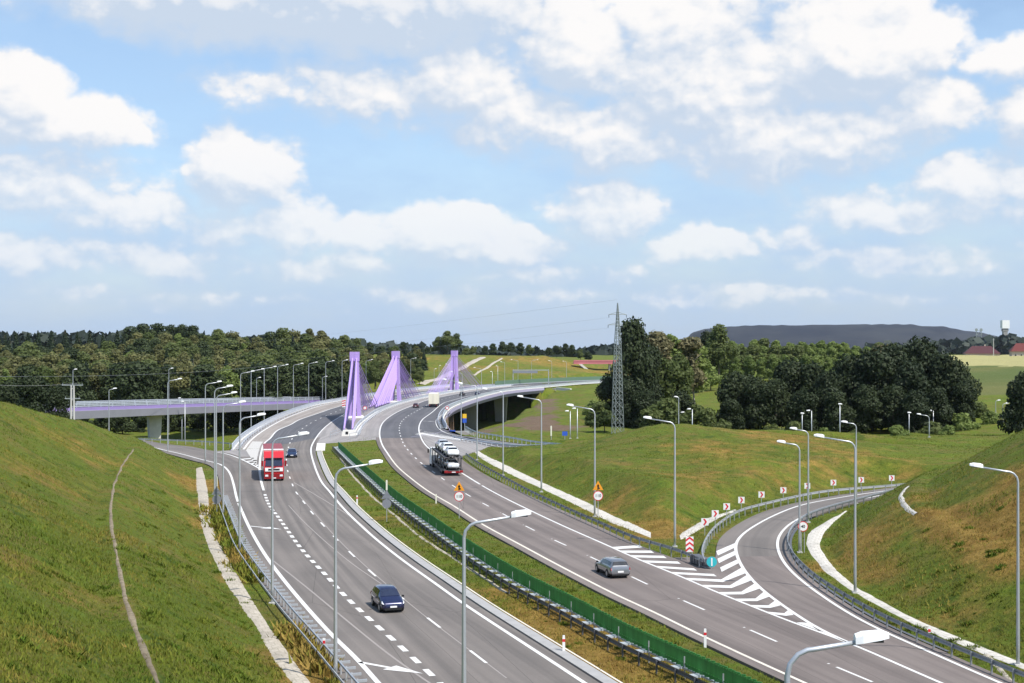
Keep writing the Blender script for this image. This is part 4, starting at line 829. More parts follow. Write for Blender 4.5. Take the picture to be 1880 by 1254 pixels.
a = D(631, 737, 395); t = thing('barrier_board', 'red and white striped board beside the first lilac pylon', 'barrier board', (a[0], 395, 0))
MB().box((0, 0, 1.0), (1.0, .06, 2.0)).build('board', M['white'], t)
for k in range(3): MB().prism([(-.5, .25 + k * .65), (.5, .5 + k * .65), (.5, .8 + k * .65), (-.5, .55 + k * .65)], lambda u, v, d: (u, d, v), -.032, -.045).build('stripe', M['red'], t)
# sign gantry beyond the bridge (seen from behind)
a = D(970, 684, 640); t = thing('sign_gantry', 'long grey sign gantry seen from behind in front of the grassy hill', 'gantry', (a[0], 640, 0))
for x in (-7.2, 9.5): MB().tube([(x, 0, 0), (x, 0, 7.2)], .2, 8).build('post', M['galv'], t)
MB().box((1.2, 0, 6.9), (17, .3, .35)).build('beam', M['galv'], t); MB().box((-1.4, -.25, 6.0), (11.5, .12, 1.1)).build('sign_panel', M['sign_back'], t)
# ---------------------------------------------------------------- lilac pylons with stays in two planes
def pylon(y, label, half, base_block=False, lean=0):
    p, tt = at_y(MED, y); T = np.array([tt[0], tt[1]]); N = np.array([T[1], -T[0]]); Hh = 16.0
    t = thing('bridge_pylon', label, 'pylon', (p[0], p[1], 0), 0, 'lilac bridge pylons')
    P = lambda s, n, z: (T[0] * s + N[0] * n, T[1] * s + N[1] * n, z)
    for sgn in (-1, 1):      # two legs leaning together
        b = MB(); secs = []
        for z, n, wd, dp in ((-.05, 1.15, .85, 1.9), (6, .85, .8, 1.55), (Hh - 2.2, .62, .75, 1.25), (Hh, .55, .9, 1.2)):
            secs += [P(-dp, sgn * n - wd / 2, z), P(dp, sgn * n - wd / 2, z), P(dp, sgn * n + wd / 2, z), P(-dp, sgn * n + wd / 2, z)]
        b.add(secs, [(i * 4 + j, i * 4 + (j + 1) % 4, (i + 1) * 4 + (j + 1) % 4, (i + 1) * 4 + j) for i in range(3) for j in range(4)] + [(3, 2, 1, 0), (12, 13, 14, 15)]); b.build('leg', M['lilac'], t)
    c = MB(); rz = math.atan2(T[1], T[0]); c.box((0, 0, Hh - .95), (2.7, 2.3, 2.3), rz).build('head', M['lilac'], t)
    MB().box(P(0, 0, 5.6), (1.6, 2.9, .35), rz).build('cross_beam', M['lilac_band'], t)
    for q, sd in ((-1, 'near'), (1, 'far')):
        for sgn in (-1, 1):
            for k in range(10):
                f = (k + 1) / 10; dist = half * (.28 + .72 * f); zt = 7.0 + 7.6 * f
                C = MED; i0 = int(np.argmin(np.linalg.norm(MED - p, axis=1))); j = int(np.clip(i0 + q * dist / 2.0, 0, len(MED) - 1)); e = MED[j]; te = at_y(MED, e[1])[1]; ne = np.array([te[1], -te[0]])
                a = P(q * 1.0, sgn * .5, zt); bb = (e[0] + ne[0] * sgn * .85 - p[0], e[1] + ne[1] * sgn * .85 - p[1], .45)
                MB().tube([a, tuple((np.array(a) + np.array(bb)) / 2 - np.array([0, 0, .12])), bb], (.20 if q < 0 else .10) if y < 500 else .075, 6).build('stay', M['lilac_stay'], t)  # far stays thinned to read darker, their shaded look put into the radius
    MB().box((0, 0, .2), (4.4, 4.6, .5), rz, .85).build('plinth', M['concrete_pale'], t)
    return t
pylon(336, 'lilac pylon closest to the red truck, with split legs seen end on', 56)
pylon(434, 'middle lilac pylon between two others, stays fanning like a sail', 47)
pylon(545, 'lilac pylon beyond the white box truck, furthest along the bridge curve', 47)
a = G(635, 800); t = thing('anchor_block', 'white concrete block on the median where the first stays end', 'concrete block', (a[0], a[1], 0))
MB().box((.6, 0, .55), (2.9, 1.6, 1.15), .1, .8).build('body', M['concrete_pale'], t); MB().box((.3, -.82, .6), (.5, .06, .5), .1).build('recess', M['black'], t)
for x0, lb in ((-1.6, 'light steel railing beside the white anchor block, green fence side'), (2.6, 'light steel railing from anchor block down to the outbound kerb')):
    t = thing('railing', lb, 'railing', (a[0] + x0, a[1], 0)); s = -1 if x0 < 0 else 1
    C = np.array([(0, 3, 0), (0, 0, 0), (s * .4, -6, 0), (s * -.6, -11, 0)]) if x0 > 0 else np.array([(0, 4, 0), (-.3, 0, 0), (-.6, -6, 0)])
    for zz in (.55, 1.1): MB().tube([(x, y, zz) for x, y, _ in C], .04, 6).build('rail', M['galv'], t)
    for x, y, _ in C: MB().tube([(x, y, 0), (x, y, 1.12)], .04, 6).build('post', M['galv'], t)
# ---------------------------------------------------------------- flyover behind the slip road
fx = [(20, 742.5, 262), (133, 739, 290), (250, 736.5, 322), (370, 733.5, 355), (480, 731.2, 392), (570, 728.8, 430), (650, 727, 470), (720, 725, 510)]
FC = cr(np.array([D(x, y, Y) for x, y, Y in fx]), 3.0) if False else resample(np.array([D(x, y, Y) for x, y, Y in fx]), 3.0)
FC = smooth_line(FC, 4); FC = np.column_stack([FC[:, 0], FC[:, 1], FC[:, 2] - 1.0])
t = thing('flyover', 'slim concrete flyover with a lilac band crossing behind the slip road', 'flyover', tuple(FC[0]))
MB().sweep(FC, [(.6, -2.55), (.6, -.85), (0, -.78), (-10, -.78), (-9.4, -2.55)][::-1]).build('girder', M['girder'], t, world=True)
MB().sweep(FC, [(-.12, -.80), (.16, -.80), (.16, -.08), (-.12, -.08)]).build('edge_band', M['lilac_band'], t, world=True)
ft = np.column_stack([off(FC, -5), FC[:, 2] - .03]); MB().sweep(ft, [(-4.9, -.74), (4.9, -.74), (4.9, -.02), (-4.9, -.02)]).build('roadway', M['asphalt_bridge'], t, world=True)
for lat in (0.0, -9.9):
    q = np.column_stack([off(FC, lat), FC[:, 2]])
    for zz in (.18, .5, .92): MB().sweep(q + [0, 0, zz], [(-.04, -.10), (.04, -.10), (.04, .10), (-.04, .10)]).build('parapet_rail', M['silver_barrier'], t, world=True)
    pm = MB().box((0, 0, .45), (.12, .12, 1.1)).mesh('parapet_post')
    for i in range(0, len(q), 2): o = link('parapet_post', pm, M['silver_barrier'], t); o.location = tuple(q[i] - FC[0])
def fpier(px):
    i = int(np.argmin(abs(CX + FC[:, 0] * FOC / FC[:, 1] - px))); c = FC[i]; g = hz(c[0], c[1]) - 1; top = c[2] - 2.6; rz = .45
    cx, cy = c[0] - 3.5, c[1] + 3.5
    MB().box((cx, cy, (g + top) / 2), (2.5, 2.0, top - g), rz, 1.32).build('pier', M['concrete_pale'], t, world=True)
    MB().box((cx, cy, top - .2), (4.2, 2.9, .5), rz).build('pier_cap', M['concrete_pale'], t, world=True)
fpier(298); fpier(560); fpier(60)
# concrete power pole with cross arms
Yp = 232; c = D(133, 780, Yp); g = hz(c[0], Yp); t = thing('power_pole', 'concrete twin power pole with cross arms at the crest of the green slope', 'power pole', (c[0], Yp, g)); top = D(133, 707, Yp)[2] - g
for s in (-.28, .28): MB().tube([(s, 0, -1), (s * .8, 0, top)], [.2, .14], 8).build('pole', M['concrete'], t)
for z in np.linspace(1.2, top - .6, 5): MB().box((0, 0, z), (.6, .12, .16)).build('rung', M['concrete'], t)
for z, w in ((top, 3.6), (top - 2.3, 2.6)):
    MB().box((0, 0, z), (w, .14, .14)).build('cross_arm', M['galv'], t)
    for x in np.linspace(-w / 2 + .15, w / 2 - .15, 3): MB().tube([(x, 0, z), (x, 0, z + .35)], .05, 6).build('insulator', M['galv_dull'], t)
POLE_TOP = (c[0], Yp, g + top + .35)
# lattice pylon and conductors
Yt = 268; c = D(1134, 786, Yt); g = hz(c[0], Yt); t = thing('lattice_pylon', 'tall steel lattice electricity pylon beside the dark trees', 'pylon', (c[0], Yt, g)); Ht = D(1130, 550, Yt)[2] - g
wz = lambda z: .62 * (1 - z / Ht) + .30 if z < Ht * .68 else (.30 + .62 * .32) * max(0.06, (Ht - z) / (Ht * .32))
lv = [0]
while lv[-1] < Ht * .96: lv.append(lv[-1] + max(.7, wz(lv[-1]) * 1.9))
cr_ = [(-1, -1), (1, -1), (1, 1), (-1, 1)]; rot = R(20)
def cp(k, z): w = wz(min(z, Ht)); x, y = cr_[k % 4]; return (w * (x * math.cos(rot) - y * math.sin(rot)), w * (x * math.sin(rot) + y * math.cos(rot)), z)
for k in range(4): MB().tube([cp(k, z) for z in lv], .065, 4).build('leg', M['lattice'], t)
b = MB()
for i in range(len(lv) - 1):
    for k in range(4):
        b.tube([cp(k, lv[i]), cp(k + 1, lv[i + 1])], .03, 4, False); b.tube([cp(k + 1, lv[i]), cp(k, lv[i + 1])], .045, 4, False)
b.build('bracing', M['lattice'], t)
ARM = []
for z, w in ((D(0, 577.5, Yt)[2] - g, 1.75), (D(0, 596.5, Yt)[2] - g, 1.9)):
    for s in (-1, 1):
        if s == 1 and w > 1.8: w_ = .9
        else: w_ = w
        b = MB(); e = (s * w_, s * w_ * .15, z)
        for q in (-.25, .25): b.tube([(0, q, z + .05), e], .05, 4); b.tube([(0, q, z + .5), e], .04, 4)
        b.build('cross_arm', M['lattice'], t); MB().tube([e, (e[0], e[1], z - .6)], .05, 6).build('insulator', M['glass'], t); ARM.append((c[0] + e[0], Yt + e[1], g + z - .6))
ARM.append((c[0], Yt, g + Ht))
def wire(a, b, sag, lb, r=.012):
    a = np.array(a); b = np.array(b); pts = []
    for u in np.linspace(0, 1, 36): q = a + (b - a) * u; q = q - np.array([0, 0, 4 * sag * u * (1 - u)]); pts.append(tuple(q))
    w = thing('power_line', lb, 'power line', pts[0], 0, 'overhead power lines'); MB().tube(pts, r, 5).build('conductor', M['wire'], w, True, world=True)
wire(ARM[4], D(-60, 655, 560), 3.0, 'thin earth wire running from the tip of the lattice pylon across the sky', .014)
wire(ARM[0], D(-60, 668, 540), 3.5, 'power line from the upper lattice pylon arm across the wood')
wire(ARM[2], D(-60, 676, 530), 3.5, 'power line from the lower lattice pylon arm across the wood')
wire(D(-60, 691, 226), D(520, 668, 430), 1.2, 'power line dipping in front of the wood above the flyover', .022)
wire((POLE_TOP[0] + 1.2, POLE_TOP[1], POLE_TOP[2]), D(-80, 700, 225), .6, 'short power line leaving the concrete twin pole', .015)
# red overpass beyond the hill, houses, mine towers
a = D(1095, 666, 830); t = thing('red_overpass', 'small red overpass at the end of the grassy hill', 'overpass', (a[0], 830, a[2]))
MB().box((6, 0, 0), (40, 8, 1.5)).build('deck', M['overpass_red'], t); MB().box((6, -4.1, 1.2), (40, .15, .9)).build('parapet', M['overpass_red'], t)
for x in (-9, 8): MB().box((x, 0, -3.6), (1.2, 5, 6)).build('pier', M['concrete'], t)
MB().prism([(-11, -.8), (-9, -.8), (6, -13), (4, -13)], lambda u, v, d: (u, d - 4, v), -1.5, 1.5).build('slope_wall', M['concrete_pale'], t)
def house(px, py, Y, w, dpt, h, rh, lb, roof):
    c = D(px, py, Y); g = hz(c[0], Y); zb = min(g, c[2] - h) ; t = thing('house', lb, 'house', (c[0], Y, zb), R(-12), 'red roofed houses by the pale field'); hh = c[2] - zb
    MB().box((0, 0, hh / 2), (w, dpt, hh)).build('wall', M['render_wall'], t)
    o = .6; MB().prism([(-w / 2 - o, hh - .15), (w / 2 + o, hh - .15), (w / 2 - w * .18, hh + rh), (-w / 2 + w * .18, hh + rh)], lambda u, v, d: (u, d, v), -.01, .01) 
    z1 = hh - .05; v = [(-w / 2 - o, -dpt / 2 - o, z1), (w / 2 + o, -dpt / 2 - o, z1), (w / 2 + o, dpt / 2 + o, z1), (-w / 2 - o, dpt / 2 + o, z1), (-w * .28, 0, z1 + rh), (w * .28, 0, z1 + rh)]
    rf = MB().add(v, [(0, 1, 5, 4), (1, 2, 5), (2, 3, 4, 5), (3, 0, 4), (3, 2, 1, 0)]).build('roof', M[roof], t); MB().box((w * .1, .3, z1 + rh), (.7, .7, 1.6)).build('chimney', M['render_wall'], rf)
    for x in np.linspace(-w * .35, w * .35, 4): 
        f = MB().box((x, -dpt / 2 - .02, hh * .55), (1.2, .06, 1.3)).build('window', M['white'], t); MB().box((x, -dpt / 2 - .06, hh * .55), (1.0, .03, 1.1)).build('pane', M['glass'], f)
    MB().box((w * .48 - 1.5, -dpt / 2 - .03, hh * .4), (1.0, .06, 2.0)).build('door', M['bark'], t)
house(1802, 649, 720, 17, 9, 3.2, 4.0, 'long low house with a dull red hipped roof beside the pale field', 'roof_dark')
house(1878, 645, 700, 12, 9, 4.6, 4.2, 'house with bright red roof at the end of the pale field', 'roof_red')
Yw = 2900; c = D(1845, 640, Yw); t = thing('mine_tower', 'distant mine tower with a white block head on a narrow grey shaft', 'tower', (c[0], Yw, c[2] - 15)); z = lambda py: D(0, py, Yw)[2] - c[2] + 15
MB().box((0, 0, z(622)), (9, 9, 2 * (z(602) - z(622)))).build('shaft', M['concrete_dark'], t); MB().box((0, 0, (z(588) + z(603)) / 2), (15.5, 13, z(588) - z(603))).build('head', M['white'], t)
MB().box((0, 0, z(606)), (12, 10, 5)).build('collar', M['concrete_dark'], t); MB().box((-4, 0, z(640) / 2 + 2), (22, 10, z(630))).build('base_building', M['render_wall'], t)
c = D(1797, 622, Yw); t = thing('headframe', 'distant lattice mine headframe silhouetted above the dark hill end', 'headframe', (c[0], Yw, c[2] - 20)); zt = D(0, 603, Yw)[2] - c[2] + 20
for x in (-5, 5): MB().tube([(x * 1.2, 0, 0), (x, 0, zt)], .7, 5).build('leg', M['lattice'], t); MB().tube([(x, -.5, zt - 3), (x, .5, zt - 3)], 3.2, 16).build('wheel', M['lattice'], t)
for z_ in (zt - 5, zt - 14): MB().box((0, 0, z_), (13, 2, 1)).build('beam', M['lattice'], t)
MB().tube([(-5, 0, zt - 14), (5, 0, zt - 5)], .5, 4).build('brace', M['lattice'], t)
for px, lb in ((1682, 'thin distant mast rising behind the oaks'), (1824, 'thin distant mast between the house roofs and the mine tower')):
    c = D(px, 650, 700); g = hz(c[0], 700); t = thing('mast', lb, 'mast', (c[0], 700, g)); MB().tube([(0, 0, 0), (0, 0, D(0, 621, 700)[2] - g)], [.22, .14], 6).build('pole', M['concrete'], t); MB().box((0, 0, D(0, 624, 700)[2] - g), (1.0, .1, .12)).build('bracket', M['galv'], t)
# spoil heap, far ridges
def ridge(name, pts, Y, depth, mat, label=None):
    prof_ = np.array(pts, float); xs = np.linspace(prof_[0, 0], prof_[-1, 0], 120); ys = np.interp(xs, prof_[:, 0], prof_[:, 1]); vs = []; rows = 14
    for j in range(rows + 1):
        u = j / rows; sh = math.sin(u * math.pi) ** .8 if 0 < u < 1 else 0; sh = min(1, 1.25 * sh)
        for x, y in zip(xs, ys):
            c = D(x, y, Y); yy = Y + (u - .5) * depth; r = (vnoise(np.array([x * 3.0]), np.array([u * 400.0]), 40, 5)[0] - .5) * .035 * c[2] * (sh > 0); base = -5
            vs.append((c[0], yy, base + (c[2] - base) * sh + r))
    n = len(xs); b = MB().add(vs, [(j * n + i, j * n + i + 1, (j + 1) * n + i + 1, (j + 1) * n + i) for j in range(rows) for i in range(n - 1)]); o = b.build(name, M[mat], None, True); o['kind'] = 'structure'; return o
m, N, b_ = base_mat('spoil'); p = geo_pos(N); f = N.noise(N.vmath('MULTIPLY', p, (1, 1, 5)), .004, 6, .65); N.set(b_.inputs['Base Color'], N.mix(N.ramp(f, .35, .65), (.008, .012, .024, 1), (.024, .028, .036, 1))); b_.inputs['Roughness'].default_value = .95; M['spoil'] = m
ridge('spoil_hill', [(1262, 640), (1285, 609), (1310, 602), (1360, 599.5), (1430, 599), (1520, 597.8), (1640, 597.5), (1660, 601), (1700, 601.5), (1730, 608), (1765, 612), (1795, 620), (1830, 627), (1900, 640)], 4200, 900, 'spoil')
# ---------------------------------------------------------------- vehicles; local +y is forward, origin on the road under the middle
class Loft:
    def __init__(s, st): s.st = st; s.g = np.array([s.sec(*q) for q in st])
    def sec(s, y, zb, zbelt, ztop, w, wr):
        hi = ztop - zbelt
        return [(0, y, zb), (w * .80, y, zb), (w * .95, y, zb + .10), (w, y, zb + .30), (w * .985, y, (zb + .3 + zbelt) / 2 + .05), (w * .94, y, zbelt), (wr, y, ztop - min(.06, hi * .3)), (wr * .80, y, ztop - min(.012, hi * .1)), (0, y, ztop)]
    def at(s, i, j, mir=1):
        i0 = int(min(max(math.floor(i), 0), len(s.g) - 2)); j0 = int(min(max(math.floor(j), 0), 7)); u = i - i0; v = j - j0; g = s.g
        p = (g[i0, j0] * (1 - u) + g[i0 + 1, j0] * u) * (1 - v) + (g[i0, j0 + 1] * (1 - u) + g[i0 + 1, j0 + 1] * u) * v
        return np.array([p[0] * mir, p[1], p[2]])
    def body(s, mat, parent, name='body'):
        b = MB(); n, m = s.g.shape[:2]; vs = []
        for q in s.g: vs += [tuple(p) for p in q] + [(-p[0], p[1], p[2]) for p in q[1:-1][::-1]]
        k = 2 * m - 2; fs = [(i * k + j, i * k + (j + 1) % k, (i + 1) * k + (j + 1) % k, (i + 1) * k + j) for i in range(n - 1) for j in range(k)]
        fs += [tuple(range(k)), tuple((n - 1) * k + j for j in range(k))[::-1]]; b.add(vs, fs); o = b.build(name, mat, parent, True)
        return o
    def patch(s, name, mat, parent, i0, i1, j0, j1, both=False, mir=1, lift=.012, nu=5, nv=5, slant=0.0):
        b = MB(); jobs = [mir] if not both else [1, -1]; cen = np.array([0, s.g[len(s.g) // 2, 0, 1], .7])
        rows = []
        for a in np.linspace(0, 1, nu + 1):
            r = []
            vv = np.linspace(j0, j1, nv + 1)
            if both: seq = [(v, 1) for v in vv] + [(v, -1) for v in vv[::-1][1:]]
            else: seq = [(v, mir) for v in vv]
            for v, mm in seq:
                i = i0 + (i1 - i0) * a + slant * (v - j0) / (j1 - j0 + 1e-9); e = .02
                p = s.at(i, v, mm); du = s.at(i + e, v, mm) - s.at(i - e, v, mm); dv = s.at(i, min(v + e, 8), mm) - s.at(i, v - e, mm); nn = np.cross(du, dv); L = np.linalg.norm(nn)
                nn = nn / L if L > 1e-9 else np.array([0, 0, 1.0])
                if np.dot(nn, p - np.array([0, p[1] * .6 + cen[1] * .4, .6])) < 0: nn = -nn
                r.append(tuple(p + nn * lift))
            rows.append(r)
        k = len(rows[0]); b.add([q for r in rows for q in r], [(x * k + y, x * k + y + 1, (x + 1) * k + y + 1, (x + 1) * k + y) for x in range(nu) for y in range(k - 1)])
        return b.build(name, mat, parent, True)
def wheel(parent, x, y, r=.32, w=.22, out=1):
    t = MB().tube([(x - w / 2, y, r), (x - w / 2 + .03, y, r), (x + w / 2 - .03, y, r), (x + w / 2, y, r)], [r * .9, r, r, r * .9], 20).build('wheel', M['rubber'], parent)
    MB().tube([(x + out * w / 2, y, r), (x + out * (w / 2 + .012), y, r)], r * .62, 14).build('rim', M['rim'], t); return t
def car(name, label, style, paint, loc, rz, lit=True, group=None, roof=None, cat='car'):
    t = thing(name, label, cat, loc, rz, group)
    if style == 'estate': L_, w, S = 4.6, .90, [(0, .30, .55, .56, .60, .55), (.012, .22, .62, .66, .80, .70), (.05, .20, .69, .76, .87, .74), (.25, .20, .88, .96, .90, .76), (.40, .20, .93, 1.40, .90, .60), (.55, .20, .94, 1.47, .90, .62), (.78, .20, .95, 1.46, .90, .62), (.93, .20, .95, 1.40, .89, .60), (.985, .24, .93, .98, .87, .76), (.995, .26, .66, .76, .84, .74), (1.0, .32, .55, .60, .76, .66)]
    elif style == 'saloon': L_, w, S = 4.4, .88, [(0, .30, .55, .56, .60, .55), (.012, .22, .60, .64, .80, .70), (.05, .20, .67, .74, .86, .74), (.26, .20, .86, .93, .88, .76), (.42, .20, .91, 1.37, .88, .58), (.55, .20, .92, 1.43, .88, .60), (.70, .20, .93, 1.40, .88, .58), (.76, .20, .93, 1.34, .88, .56), (.87, .22, .93, .99, .87, .74), (.975, .25, .84, .93, .84, .72), (1.0, .32, .6, .70, .76, .66)]
    else: L_, w, S = 4.25, .89, [(0, .30, .58, .59, .58, .52), (.012, .22, .66, .70, .80, .68), (.05, .20, .74, .82, .87, .72), (.24, .20, .94, 1.02, .89, .75), (.41, .20, .98, 1.50, .89, .60), (.56, .20, 1.0, 1.58, .89, .62), (.76, .20, 1.0, 1.55, .89, .62), (.91, .20, 1.0, 1.44, .88, .59), (.975, .24, .98, 1.04, .86, .74), (.992, .26, .70, .80, .83, .72), (1.0, .32, .56, .62, .75, .64)]
    lo = Loft([(L_ / 2 - a * L_, *r) for a, *r in S]); lo.body(M[paint], t)
    lo.patch('windscreen', M['glass_blue'], t, 3.08, 3.93, 6.12, 8, both=True)
    lo.patch('rear_window', M['glass'], t, 7.10, 7.80, 6.12, 8, both=True)
    for s in (1, -1):
        g = lo.patch('side_window', M['glass'], t, 3.75, 5.35, 5.15, 5.85, mir=s, slant=.25); lo.patch('side_window', M['glass'], t, 5.45, 6.85, 5.15, 5.85, mir=s)
        if lit:
            lo.patch('headlight', M['lamp_clear'], t, .55, 1.8, 4.25, 5.6, mir=s, lift=.02, nu=3, nv=3, slant=.5)
        lo.patch('tail_light', M['lamp_red'], t, 8.05, 8.95, 4.0, 5.3, mir=s, lift=.02, nu=3, nv=3)
        m_ = MB().box((s * (w + .10), L_ / 2 - .30 * L_, .98), (.20, .10, .14), 0, .8).build('mirror', M[paint if paint in ('white_car', 'pearl') else 'black'], t)
        for y in (.31 * L_, -.29 * L_):
            wheel(t, s * (w - .09), y, .32, .22, s)
            a = [(math.cos(q) * .385, math.sin(q) * .385) for q in np.linspace(0, math.pi, 12)]
            MB().prism([(u + y, v + .32) for u, v in a] + [(y - .385, .2), (y + .385, .2)], lambda u, v, d: (d, u, v), s * (w * .97), s * (w + .006)).build('wheel_arch', M['black'], t)
    lo.patch('sill_trim', M['black'], t, 1.0, 9.0, 1.0, 2.3, mir=1, lift=.01, nu=8); lo.patch('sill_trim', M['black'], t, 1.0, 9.0, 1.0, 2.3, mir=-1, lift=.01, nu=8)
    t.scale = (.88, .88, .90)
    MB().box((0, L_ / 2 + .005, .30), (1.3, .05, .16)).build('front_grille', M['black'], t); MB().box((0, L_ / 2 + .03, .46), (.50, .02, .12)).build('number_plate', M['white'], t)
    MB().box((0, -L_ / 2 - .005, .30), (1.5, .06, .14)).build('rear_bumper', M['black'], t); MB().box((0, -L_ / 2 - .018, .56), (.52, .02, .14)).build('number_plate', M['white'], t)
    return t
def heading(C, y, away=True):
    p, tt = at_y(C, y); d = tt if away else -tt; return math.atan2(d[1], d[0]) - math.pi / 2
# dark blue family car coming towards the overpass
rz = heading(L2, 88, False); a = G(724, 1127); f = np.array([-math.sin(rz), math.cos(rz)])
car('parked_car', 'x', 'mpv', 'navy', (a[0] - f[0] * 2.1, a[1] - f[1] * 2.1, .0), rz)['label'] = 'dark blue family car with bright headlamps in the middle inbound lane'
rz = heading(L2, 212, False); a = G(536, 841); f = np.array([-math.sin(rz), math.cos(rz)])
car('car', 'small dark blue car following beside the red truck', 'estate', 'blue_car', (a[0] - f[0] * 2.2, a[1] - f[1] * 2.2, 0), rz)
rz = heading(R1, 101); a = G(1141, 1063); f = np.array([-math.sin(rz), math.cos(rz)])
car('car', 'silver estate car driving away beside the hatched exit marking', 'estate', 'silver', (a[0] + f[0] * 2.2, a[1] + f[1] * 2.2, 0), rz)
for px, py, pt, lb in ((763, 749, 'maroon', 'small dark red car in front of the white box truck on the bridge'), (848.5, 727, 'black', 'tiny dark car on the bridge curve past the white box truck, under the third pylon'), (876.5, 726, 'blue_car', 'tiny dark blue car leading on the bridge curve, right of the third pylon')):
    a = G(px, py); a = a if True else a; rz = heading(R1, a[1]); car('car', lb.replace(', right of', ', past'), 'estate', pt, (a[0], a[1] + 2.2, .02), rz)
# red articulated truck
def red_truck():
    rz = heading(L1, 186, False); a = G(503, 883); f = np.array([-math.sin(rz), math.cos(rz)])
    t = thing('articulated_truck', 'red articulated truck with a white grille band in the slow inbound lane', 'truck', (a[0], a[1], 0), rz)
    w = 1.25
    P = [(0, .5), (.10, 1.35), (-.02, 1.95), (-.30, 2.95), (-1.15, 3.75), (-2.1, 3.75), (-2.1, .55)]
    MB().prism(P, lambda u, v, d: (d, u, v), -w, w).build('cab', M['truck_red'], t)
    MB().box((0, .06, .62), (2.52, .34, .66)).build('bumper', M['truck_red_dark'], t)
    q = lambda u0, z0, u1, z1, x0, x1, x2, x3, e, n, mat: MB().add([(x0, u0 + e, z0), (x1, u0 + e, z0), (x2, u1 + e, z1), (x3, u1 + e, z1)], [(0, 1, 2, 3)]).build(n, M[mat], t)
    q(.065, 1.97 - .02, -.27, 2.80, -1.10, 1.10, 1.02, -1.02, .03, 'windscreen', 'glass_blue')
    MB().box((0, .12, 1.48), (2.24, .10, .46)).build('grille_band', M['white'], t); MB().box((0, .18, 1.48), (1.45, .05, .20)).build('grille', M['black'], t)
    MB().prism([(-.42, 1.82), (.42, 1.82), (0, 1.62)], lambda u, v, d: (u, d, v), .15, .19).build('badge_panel', M['truck_red'], t)
    MB().box((0, -.20, 2.93), (2.2, .40, .07)).build('sun_visor', M['glass_blue'], t)
    for s in (-1, 1):
        MB().box((s * .92, .22, .72), (.40, .10, .24), 0, .9).build('headlight', M['lamp_clear'], t); MB().box((s * 1.46, .02, 2.25), (.26, .18, .72)).build('mirror', M['truck_red_dark'], t)
        MB().box((s * 1.256, -.75, 2.3), (.02, .8, .75)).build('side_window', M['glass'], t)
        for y, r in ((-.75, .5), (-4.6, .5), (-9.4, .5), (-10.7, .5), (-12.0, .5)): wheel(t, s * 1.07, y, r, .34, s)
    MB().box((0, .245, .40), (.52, .02, .12)).build('number_plate', M['white'], t)
    MB().box((0, -8.4, 2.45), (2.55, 11.6, 2.65)).build('trailer_box', M['truck_red'], t); MB().box((0, -8.8, 3.815), (2.50, 10.7, .07)).build('trailer_roof', M['truck_red_dark'], t); MB().box((0, -3.0, 3.82), (2.56, .8, .09)).build('front_edge', M['white'], t)
    MB().box((0, -7.0, .95), (1.1, 12.6, .30)).build('chassis', M['black'], t); MB().box((0, -7.8, .7), (2.4, 3.0, .5)).build('side_skirt', M['truck_red_dark'], t)
red_truck()
def white_truck():
    rz = heading(R1, 396); a = G(795, 748); f = np.array([-math.sin(rz), math.cos(rz)])
    t = thing('box_truck', 'cream white box truck seen from behind on the bridge curve', 'truck', (a[0], a[1], .01), rz)
    MB().box((0, 4.3, 2.5), (2.6, 8.6, 3.0)).build('box_body', M['box_cream'], t); MB().box((0, -.03, 2.45), (.05, .03, 2.7)).build('door_seam', M['galv_dull'], t)
    MB().box((0, 9.6, 1.6), (2.4, 1.7, 2.3), 0, .92).build('cab', M['white'], t); MB().box((0, 4.5, .8), (1.0, 9.5, .3)).build('chassis', M['black'], t); MB().box((0, .05, .62), (2.45, .2, .28)).build('rear_bumper', M['black'], t)
    for s in (-1, 1):
        MB().box((s * 1.0, -.07, .65), (.3, .04, .16)).build('tail_light', M['lamp_red'], t)
        for y in (1.9, 8.8): wheel(t, s * 1.0, y, .48, .34, s)
white_truck()
